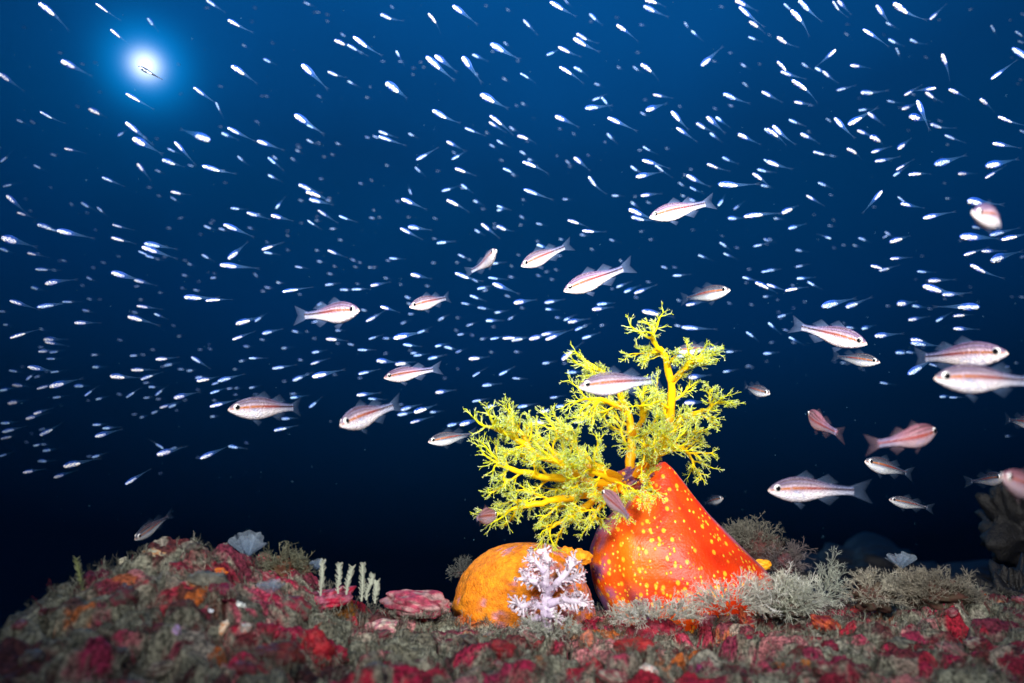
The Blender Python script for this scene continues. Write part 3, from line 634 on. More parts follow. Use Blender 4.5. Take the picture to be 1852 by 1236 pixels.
# lavender soft coral
M_soft = base_mat('soft_coral_flesh', rough=.6, spec=.3, noise_amt=.2, noise_scale=500, transl=.25, bump=.4)
c_lav, c_wht, c_pol = (.64, .53, .72), (.88, .79, .88), (.70, .28, .36)
SD = .535
sc_loc = P(988, 1135, SD)
mb = MB()
def sc_branch(pl_, r0, r1, lvl):
    pts = [P(a, b, SD + dz*1.6 + .006*math.sin(a*.13+b*.07))-sc_loc for a, b, dz in pl_]; q2 = []
    for i in range(len(pts)-1):
        for s_ in range(4): q2.append(pts[i].lerp(pts[i+1], s_/4)+rdir()*.0004)
    q2.append(pts[-1]); n_ = len(q2)-1
    rad = [(r0+(r1-r0)*i/n_)*SD/FPX*(1+.12*math.sin(i*2.1)) for i in range(n_+1)]
    mb.tube(q2, rad, [lerp(c_lav, c_wht, i/n_) for i in range(n_+1)], n=10)
    for c_ in range(int(n_*3.2)):
        q_ = random.uniform(.15, 1)*n_; i = min(int(q_), n_-1); pp = q2[i].lerp(q2[i+1], q_-i); t_ = (q2[i+1]-q2[i]).normalized(); s_ = rdir(); s_.y *= .5; s_ = (s_-t_*s_.dot(t_)).normalized()
        ln = random.uniform(.0035, .0075)
        e = pp+(t_*.5+s_).normalized()*ln
        mb.tube([pp, pp.lerp(e, .5)+rdir()*.0003, e], [rad[i]*.55, .0009, .0008], [c_lav, c_wht, c_wht], n=5)
        for k in range(5):
            dd = ((e-pp).normalized()+rdir()*.9).normalized(); l2 = random.uniform(.0012, .0026)
            mb.tube([e, e+dd*l2], [.0006, .0004], [c_wht, c_wht if random.random() < .6 else c_pol], n=4)
for a in (([(988, 1140, 0), (990, 1105, 0), (988, 1070, 0), (985, 1045, 0), (990, 1015, .004), (984, 995, .006)], 17, 5),
          ([(986, 1062, 0), (966, 1052, -.004), (944, 1046, -.004)], 9, 4), ([(960, 1052, -.002), (952, 1030, 0)], 5, 3), ([(985, 1035, 0), (972, 1020, 0), (960, 1006, .004)], 7, 3),
          ([(990, 1075, 0), (1012, 1052, -.004), (1030, 1028, 0), (1040, 1012, .004)], 10, 4), ([(1012, 1052, 0), (1034, 1046, 0), (1052, 1040, .004)], 7, 3),
          ([(992, 1092, 0), (1020, 1086, -.006), (1044, 1088, -.004), (1060, 1092, 0)], 9, 4), ([(1030, 1087, 0), (1050, 1072, 0)], 5, 3),
          ([(984, 1098, 0), (962, 1092, -.005), (944, 1098, -.006), (930, 1088, 0)], 9, 4), ([(960, 1094, 0), (948, 1112, -.004)], 6, 3), ([(988, 1112, -.004), (1010, 1118, -.006)], 7, 4),
          ([(975, 1118, -.004), (955, 1126, -.006)], 7, 4)):
    sc_branch(a[0], a[1]*.8, a[2], 0)
o = mb.build('soft_coral', M_soft); o.location = sc_loc; tag(o, 'lavender white soft coral tree growing against the orange mound', 'coral')
# ---------------------------------------------------------------- fish
M_fish = base_mat('fish_skin', rough=.32, spec=.6, noise_amt=.22, noise_scale=46, alpha=True, bump=.25, bump_scale=45)
_t = M_fish.node_tree; _p = next(n for n in _t.nodes if n.type == 'BSDF_PRINCIPLED'); _vo = N(_t, 'ShaderNodeTexVoronoi'); _vo.inputs['Scale'].default_value = 62
_tc = N(_t, 'ShaderNodeTexCoord'); _mp = N(_t, 'ShaderNodeMapping'); _mp.inputs['Scale'].default_value = (.8, 1, 1.1); _t.links.new(_tc.outputs['Object'], _mp.inputs[0]); _t.links.new(_mp.outputs[0], _vo.inputs['Vector'])
_bp = N(_t, 'ShaderNodeBump'); _bp.inputs['Strength'].default_value = .36; _bp.inputs['Distance'].default_value = .01; _bp.invert = True; _t.links.new(_vo.outputs['Distance'], _bp.inputs['Height']); _t.links.new(_bp.outputs[0], _p.inputs['Normal'])
M_fin = base_mat('fin_membrane', rough=.5, spec=.3, noise_amt=.2, noise_scale=20, alpha=True, transl=.35)
M_silver = base_mat('silver_belly_skin', rough=.28, spec=.8, noise_amt=.05, noise_scale=14)
M_eye = base_mat('eye_gloss', rough=.12, spec=.8, noise_amt=.02, coat=.6)
def basis(nose, tail_dir_world):
    pass
def fin_mesh(poly, col, thick=0.0, rays=10, y0=0.0, alpha=.3):
    """a membrane between a root line and a rim line: poly = (root0, root1, rim0, rim1[, rim mid]) in x,z"""
    mb = MB(); r0, r1, m0, m1 = [Vector((p[0], 0, p[1])) for p in poly[:4]]
    mid = Vector((poly[4][0], 0, poly[4][1])) if len(poly) > 4 else None
    nu, nv = rays*2, 4
    def fn(u, w):
        a = r0.lerp(r1, u)
        if mid is not None:
            b = m0.lerp(mid, u*2) if u < .5 else mid.lerp(m1, u*2-1)
        else: b = m0.lerp(m1, u)
        p = a.lerp(b, w); p.y = y0 + .010*math.sin(w*3+u*2)*w; return p
    mb.grid(fn, nu, nv, lambda u, w: (*lerp(col, (.9, .95, 1), .3 if int(round(u*nu)) % 2 else 0), alpha*(1.25 if int(round(u*nu)) % 2 else .75)*(1-.75*w)))
    return mb
def bendify(mb, bend):
    for v_ in mb.v:
        s_ = .5-v_.x
        if s_ > .25: v_.y += bend*(s_-.25)**2
    return mb
TOPP = [(0, .004), (.02, .028), (.05, .050), (.10, .078), (.17, .106), (.26, .130), (.34, .137), (.42, .130), (.52, .104), (.62, .074), (.72, .054), (.80, .047), (.85, .050)]
BOTP = [(0, .006), (.02, .026), (.05, .048), (.10, .078), (.17, .108), (.26, .130), (.34, .134), (.42, .126), (.52, .098), (.62, .070), (.72, .052), (.80, .047), (.85, .050)]
def prof_(t, s_): return float(np.interp(s_, [a for a, _ in t], [b for _, b in t]))
def cardinal_body(style, bend):
    mb = MB(); rr, cc = [], []; NS, NR_ = 84, 64
    for i in range(NS+1):
        s_ = .85*(i/NS)**1.12; tp, bt = prof_(TOPP, s_), prof_(BOTP, s_); th = .46*(tp+bt)/2*(1-.25*sstep(.5, .85, s_)); R_, K_ = [], []
        cz = .012*math.exp(-s_*14)*-1
        for j in range(NR_):
            a = 2*math.pi*j/NR_; sn, cs = math.sin(a), math.cos(a)
            z = (tp if sn > 0 else bt)*sn; y = th*math.copysign(abs(cs)**.85, cs)
            R_.append(Vector((.5-s_, y, z+cz)))
            zn = sn
            if style == 'pink': back, flank, belly = (.40, .16, .22), (.50, .27, .34), (.58, .40, .46)
            elif style == 'glass': back, flank, belly = (.05, .07, .12), (.16, .20, .27), (.62, .64, .68)
            elif style == 'bright': back, flank, belly = (.18, .12, .25), (.52, .38, .48), (.88, .80, .84)
            else: back, flank, belly = (.14, .11, .20), (.44, .34, .43), (.80, .74, .80)
            col = lerp(flank, back, sstep(.15, .75, zn)); col = lerp(col, belly, sstep(.0, -.45, zn))
            al = {'pink': .9, 'glass': .62, 'bright': .92, 'silver': .84}[style]
            if style == 'glass': al = .45 + .5*sstep(.05, -.3, zn)*sstep(.5, .3, s_) + .45*sstep(.16, .08, s_)
            col = lerp(col, (.14, .26, .55), .55*sstep(.5, .85, s_)); al -= (.45 if style != 'pink' else .2)*sstep(.5, .85, s_) + .35*sstep(.55, .9, zn)*sstep(.2, .3, s_)
            # silvery mottling low on the flank
            nzv = mn.noise(Vector((s_*22, sn*4, cs*3)))
            if zn < -.05 and s_ < .5: col = lerp(col, (.35, .42, .75), .35*sstep(.05, .3, nzv))
            # the midline stripe, orange in front and near black at the tail; narrower lines above
            mid = .12 + .05*sstep(.3, .7, s_); w_ = .135 + .10*sstep(.4, .85, s_)
            f = math.exp(-((zn-mid)/w_)**4) if abs(cs) > .2 else 0
            sc_ = lerp((.36, .10, .004), (.20, .02, .010), sstep(.2, .5, s_)); sc_ = lerp(sc_, (.02, .005, .008), sstep(.5, .7, s_))
            if style == 'pink': sc_ = lerp(sc_, (.42, .06, .05), .6)
            if f > .02: col = lerp(col, sc_, f); al = max(al, f)
            for z2, wd, st in ((.50, .055, .95), (.80, .07, .95)):
                f2 = math.exp(-((zn-z2-.04*math.sin(s_*9))/wd)**2)*st*sstep(.72, .4, s_); col = lerp(col, (.07, .03, .03), f2); al = max(al, f2*.9)
            # head: pale lips, gill edge
            col = lerp(col, (.95, .75, .68), sstep(.035, .0, s_)*.8)
            if .03 < s_ < .12: col = lerp(col, (.85, .55, .30), .35*math.exp(-((zn+.25)/.12)**2))
            g_ = math.exp(-((s_-(.235-.05*sn*sn))/.008)**2)*(1 if zn < .35 else 0); col = lerp(col, (.45, .35, .5), g_*.5)
            K_.append((*col, clamp(al)))
        rr.append(R_); cc.append(K_)
    mb.rings(rr, cc)
    # mouth cleft
    return bendify(mb, bend)
def eye_mesh(r, side, cx, cz, y, irisc=(.95, .93, .95), pup=.52):
    mb = MB(); rr, cc = [], []
    for i in range(1, 9):
        th = math.pi*.5*i/8 if False else math.pi*i/9; R_, K_ = [], []
        for j in range(18):
            a = 2*math.pi*j/18
            q_ = Vector((math.sin(th)*math.cos(a), math.cos(th), math.sin(th)*math.sin(a)))
            R_.append(Vector((cx+q_.x*r, side*(y+q_.y*r*.55), cz+q_.z*r)))
            rad_ = math.sin(th) if th < math.pi/2 else 1
            K_.append((.004, .004, .006) if rad_ < pup+.12 and th < math.pi/2 else irisc)
        rr.append(R_); cc.append(K_)
    mb.rings(rr, cc); return mb
FINC = (.30, .50, .80)
def cardinal_meshes(style, bend):
    fc = {'pink': (.45, .22, .30), 'glass': (.10, .24, .5), 'bright': (.18, .34, .75), 'silver': (.12, .28, .62)}[style]; fa = {'pink': .24, 'glass': .10, 'bright': .2, 'silver': .16}[style]
    k = lambda n, p, **kw: (n, bendify(fin_mesh(p, fc, alpha=fa, **kw), bend), M_fin)
    def X(s_): return .5-s_
    parts = [('body', cardinal_body(style, bend), M_fish),
             k('dorsal_fin', ((X(.31), .128), (X(.46), .112), (X(.43), .205), (X(.52), .125)), rays=7),
             k('dorsal_fin', ((X(.52), .098), (X(.66), .060), (X(.64), .165), (X(.74), .075)), rays=8),
             k('anal_fin', ((X(.52), -.092), (X(.66), -.058), (X(.64), -.165), (X(.74), -.075)), rays=8),
             k('pelvic_fin', ((X(.27), -.125), (X(.33), -.128), (X(.36), -.215), (X(.41), -.165)), rays=5),
             k('tail_fin', ((X(.83), .046), (X(.83), -.046), (X(1.0), .130), (X(1.0), -.130), (X(.945), 0)), rays=12)]
    for sd in (-1, 1):
        parts.append(('eye', eye_mesh(.040, sd, X(.095), .016, .027, pup=.56), M_eye))
        pm = fin_mesh(((X(.255), .005), (X(.26), -.035), (X(.36), .02), (X(.36), -.055)), fc, rays=6, alpha=fa*.8)
        for v_ in pm.v: v_.y = sd*(.058 + (.5-v_.x-.25)*.35)
        parts.append(('pectoral_fin', pm, M_fin))
    return [(n, m_.mesh(n, mt)) for n, m_, mt in parts]
_cm = {}
def orient(nose, tail, Lr, roll=0.0):
    d_ = (nose-tail).normalized(); yv = Vector((0, 0, 1)).cross(d_)
    yv.normalize(); zv = d_.cross(yv)
    if roll: R_ = Matrix.Rotation(roll, 3, d_); yv = R_ @ yv; zv = R_ @ zv
    m = Matrix((d_, yv, zv)).transposed().to_4x4()
    return Matrix.Translation((nose+tail)/2) @ m @ Matrix.Scale(Lr, 4)
def solve(n_px, t_px, d, Lr, away):
    """nose d metres deep; tail on its own sight line so that the fish is Lr long"""
    n_ = P(*n_px, d); r = FW + RT*((t_px[0]-926)/FPX) - UP*((t_px[1]-618)/FPX)
    a = r.dot(r); b = -2*r.dot(n_); c = n_.dot(n_)-Lr*Lr; D_ = b*b-4*a*c
    if D_ <= 0: t = -b/(2*a); tl = r*t; return n_, n_+(tl-n_).normalized()*Lr
    t = (-b + (1 if away else -1)*math.sqrt(D_))/(2*a); return n_, r*t
def place_cardinal(nose, tail, d, Lr, label, style='silver', bend=0.0, away=True, roll=0.0):
    key = (style, bend)
    if key not in _cm: _cm[key] = cardinal_meshes(style, bend)
    n_, t_ = solve(nose, tail, d, Lr, away)
    root = empty('cardinalfish'); root.matrix_world = orient(n_, t_, Lr, roll)
    tag(root, label, 'fish', 'striped cardinalfish hunting through the shoal')
    for nm, me_ in _cm[key]:
        o = bpy.data.objects.new(nm, me_); C.objects.link(o); o.parent = root
CARD = [  # nose, tail tip, depth, true length, label, style, bend, tail away?
 ((1174, 393), (1291, 366), .600, .0600, 'bright pinkish white fish, highest of the big striped ones right of centre', 'bright', .12, 1, .0),
 ((942, 481), (1026, 445), .640, .0560, 'striped fish facing down left beside the small one seen head on', 'silver', .35, 1, 0),
 ((897, 452), (867, 497), .630, .0560, 'small striped fish seen almost head on, tail hanging below it', 'silver', -.5, 1, 0),
 ((1019, 526), (1139, 484), .580, .0620, 'plump striped fish facing down left just above the tall yellow tentacles', 'bright', .4, 1, 0),
 ((650, 561), (548, 574), .520, .0640, 'big eyed striped fish facing right in the left half of the photo', 'bright', -.25, 1, 0),
 ((740, 555), (822, 535), .660, .0520, 'slim striped fish right of the big eyed one, facing left', 'silver', -.3, 1, 0),
 ((1321, 524), (1226, 541), .620, .0560, 'glassy blue striped fish facing right above the yellow crown', 'glass', .15, 1, 0),
 ((1569, 622), (1436, 588), .540, .0620, 'pink striped fish facing down right with tail raised', 'bright', -.2, 1, 0),
 ((1592, 655), (1500, 643), .640, .0500, 'thin glassy fish facing right just below the pink one with raised tail', 'glass', .15, 1, 0),
 ((1824, 638), (1645, 648), .430, .0640, 'large pink striped fish facing right, above the large left facing one', 'bright', .15, 1, 0),
 ((1689, 683), (1885, 690), .400, .0660, 'large striped fish facing left, cut off by the right edge', 'silver', .0, 1, 0),
 ((1047, 699), (1199, 686), .480, .0620, 'silver striped fish swimming left in front of the yellow crown', 'silver', .05, 1, 0),
 ((1393, 712), (1335, 697), .700, .0480, 'small dim glassy fish facing right, right of the crown tips', 'glass', .3, 1, 0),
 ((412, 740), (560, 736), .500, .0640, 'long striped fish facing left, lowest big one at the far left', 'silver', -.4, 1, 0),
 ((614, 769), (713, 733), .470, .0620, 'striped fish with both eyes showing and tail raised to the right', 'silver', .25, 1, .25),
 ((694, 683), (791, 667), .620, .0520, 'slender bright fish facing left, between long striped fish and the crown', 'bright', .5, 1, 0),
 ((774, 799), (862, 783), .660, .0520, 'glassy fish whose tail disappears behind the left crown tips', 'glass', .1, 1, 0),
 ((1463, 747), (1504, 789), .560, .0560, 'small pinkish fish swimming away up left, over the dark water', 'pink', -.3, 0, 0),
 ((1694, 778), (1592, 812), .440, .0560, 'blurred pink fish swimming away to the right with fins spread', 'pink', .35, 0, .15),
 ((1564, 834), (1648, 858), .600, .0560, 'glassy striped fish just below the blurred pink fish', 'glass', .1, 1, 0),
 ((1389, 886), (1549, 884), .480, .0660, 'long striped fish facing left right of the orange sea cucumber', 'silver', .5, 1, 0),
 ((1815, 863), (1765, 872), .600, .0480, 'dark see-through fish facing right near the right edge', 'glass', -.4, 1, 0),
 ((1811, 861), (1905, 905), .330, .0500, 'blurred orange fish nose entering from the right edge', 'pink', 0, 1, 0),
 ((899, 932), (840, 937), .540, .0470, 'small pink striped fish facing right left of the lower crown', 'pink', -.4, 0, 0),
 ((1088, 888), (1154, 944), .500, .0460, 'mauve fish diving past the sea cucumber mouth', 'pink', .2, 0, 0),
 ((243, 976), (310, 927), .500, .0400, 'slim glassy fish pointing down at the left mound', 'glass', .1, 1, 0),
 ((1759, 386), (1840, 404), .360, .0520, 'out of focus pinkish fish high at the right edge, facing left', 'bright', -.3, 1, 0),
 ((1222, 634), (1300, 628), .700, .0460, 'faint glassy fish behind the tallest yellow tentacle', 'glass', .05, 1, 0),
 ((1890, 768), (1812, 758), .520, .0440, 'fish at the right edge with only its dark tail end in the photo', 'glass', .1, 1, 0),
 ((1308, 901), (1266, 912), .760, .0400, 'faint dark fish right behind the sea cucumber shoulder', 'glass', .2, 1, 0),
 ((1608, 903), (1686, 920), .700, .0460, 'thin dim fish facing left over the right ridge, dark line along its back', 'glass', .15, 1, 0),
]
for a in CARD: place_cardinal(*a)

# the shoal of young glassfish
GT = [(0, .006), (.03, .042), (.08, .074), (.16, .100), (.26, .108), (.36, .092), (.46, .066), (.6, .040), (.74, .022), (.84, .016), (.88, .018)]
GB = [(0, .006), (.03, .042), (.08, .078), (.16, .106), (.26, .112), (.36, .094), (.46, .062), (.6, .038), (.74, .020), (.84, .015), (.88, .018)]
def glass_parts(bend, seed, lod=1.0):
    mb = MB(); rr, cc = [], []; NS, NR_ = int(26*lod)+6, max(8, int(16*lod))
    for i in range(NS+1):
        s_ = .88*i/NS; tp, bt = prof_(GT, s_), prof_(GB, s_); th = .48*(tp+bt)/2; R_, K_ = [], []
        for j in range(NR_):
            a = 2*math.pi*j/NR_; sn, cs = math.sin(a), math.cos(a)
            R_.append(Vector((.5-s_, th*cs, (tp if sn > 0 else bt)*sn)))
            col = lerp((.02, .12, .70), (.04, .16, .40), sstep(.25, .6, s_)); al = .26 - .18*sstep(.32, .5, s_) + .12*abs(sn)
            al *= 1 - .6*sstep(.5, .85, s_)
            K_.append((*col, clamp(al)))
        rr.append(R_); cc.append(K_)
    mb.rings(rr, cc); bendify(mb, bend)
    be = MB(); rr, cc = [], []; NB, NR2 = int(22*lod)+5, max(8, int(16*lod))
    rs = random.Random(seed)
    for i in range(NB+1):
        t_ = i/NB; s_ = .025 + (.42 + .06*math.sin(seed*2.3))*t_; e = math.sqrt(max(0, 1-(2*t_-1)**2))**.6 * (1-.25*t_); R_, K_ = [], []
        for j in range(NR2):
            a = 2*math.pi*j/NR2; sn, cs = math.sin(a), math.cos(a)
            k = 1 + .45*mn.noise(Vector((t_*6, sn*1.8, cs*1.8))+Vector((seed*4.1, 0, seed))) + .34*mn.noise(Vector((t_*13, sn*4, cs*4+seed)))
            R_.append(Vector((.5-s_, .064*e*cs*k, -.020 - .008*t_ + .070*e*sn*k)))
            f = sstep(.10, .26, mn.noise(Vector((t_*13+seed*3, sn*3.6, abs(cs)*3))))*sstep(-.7, .1, sn+.2)
            K_.append((*lerp((.97, .95, .95), (.03, .12, .55), f), 1))
        rr.append(R_); cc.append(K_)
    be.rings(rr, cc); bendify(be, bend)
    tl = bendify(fin_mesh(((.5-.86, .016), (.5-.86, -.016), (-.5, .060), (-.5, -.060), (-.455, 0)), (.06, .22, .5), rays=5, alpha=.06), bend)
    return mb, be, tl
VAR = []
for k in range(8):
    bnd = (-.45, .0, .35, .12, -.15, .6, -.05, .22)[k]
    a, b, c = glass_parts(bnd, k+1); q_ = (1, .8, 1, .45, .95, .6, 1, .7)[k]; b.c = [(c_[0]*q_, c_[1]*(q_+(1-q_)*.3), c_[2]*(q_+(1-q_)*.6), 1) for c_ in b.c]; VAR.append((a.mesh('body', M_fish), b.mesh('silver_belly', M_silver), c.mesh('tail_fin', M_fin)))
_db = glass_parts(.1, 40)[0]; _db.c = [(.012, .03, .07, .93) for _ in _db.c]; DARKB = _db.mesh('body', M_fish)  # near-black opaque body: backlit silhouette against the sun painted into the colour
EYEM = [eye_mesh(.020, sd, .5-.075, .018, .022, (.75, .82, .95), .45).mesh('eye', M_eye) for sd in (-1, 1)]
LOW = [glass_parts(b_k, 20+k, .3) for k, b_k in enumerate((-.3, 0, .3, .15))]
for lw_ in LOW: lw_[1].c = [(c_[0]*.48, c_[1]*.78, 1.0, 1) for c_ in lw_[1].c]  # far bellies tinted blue: the fading through water haze is put into their colour
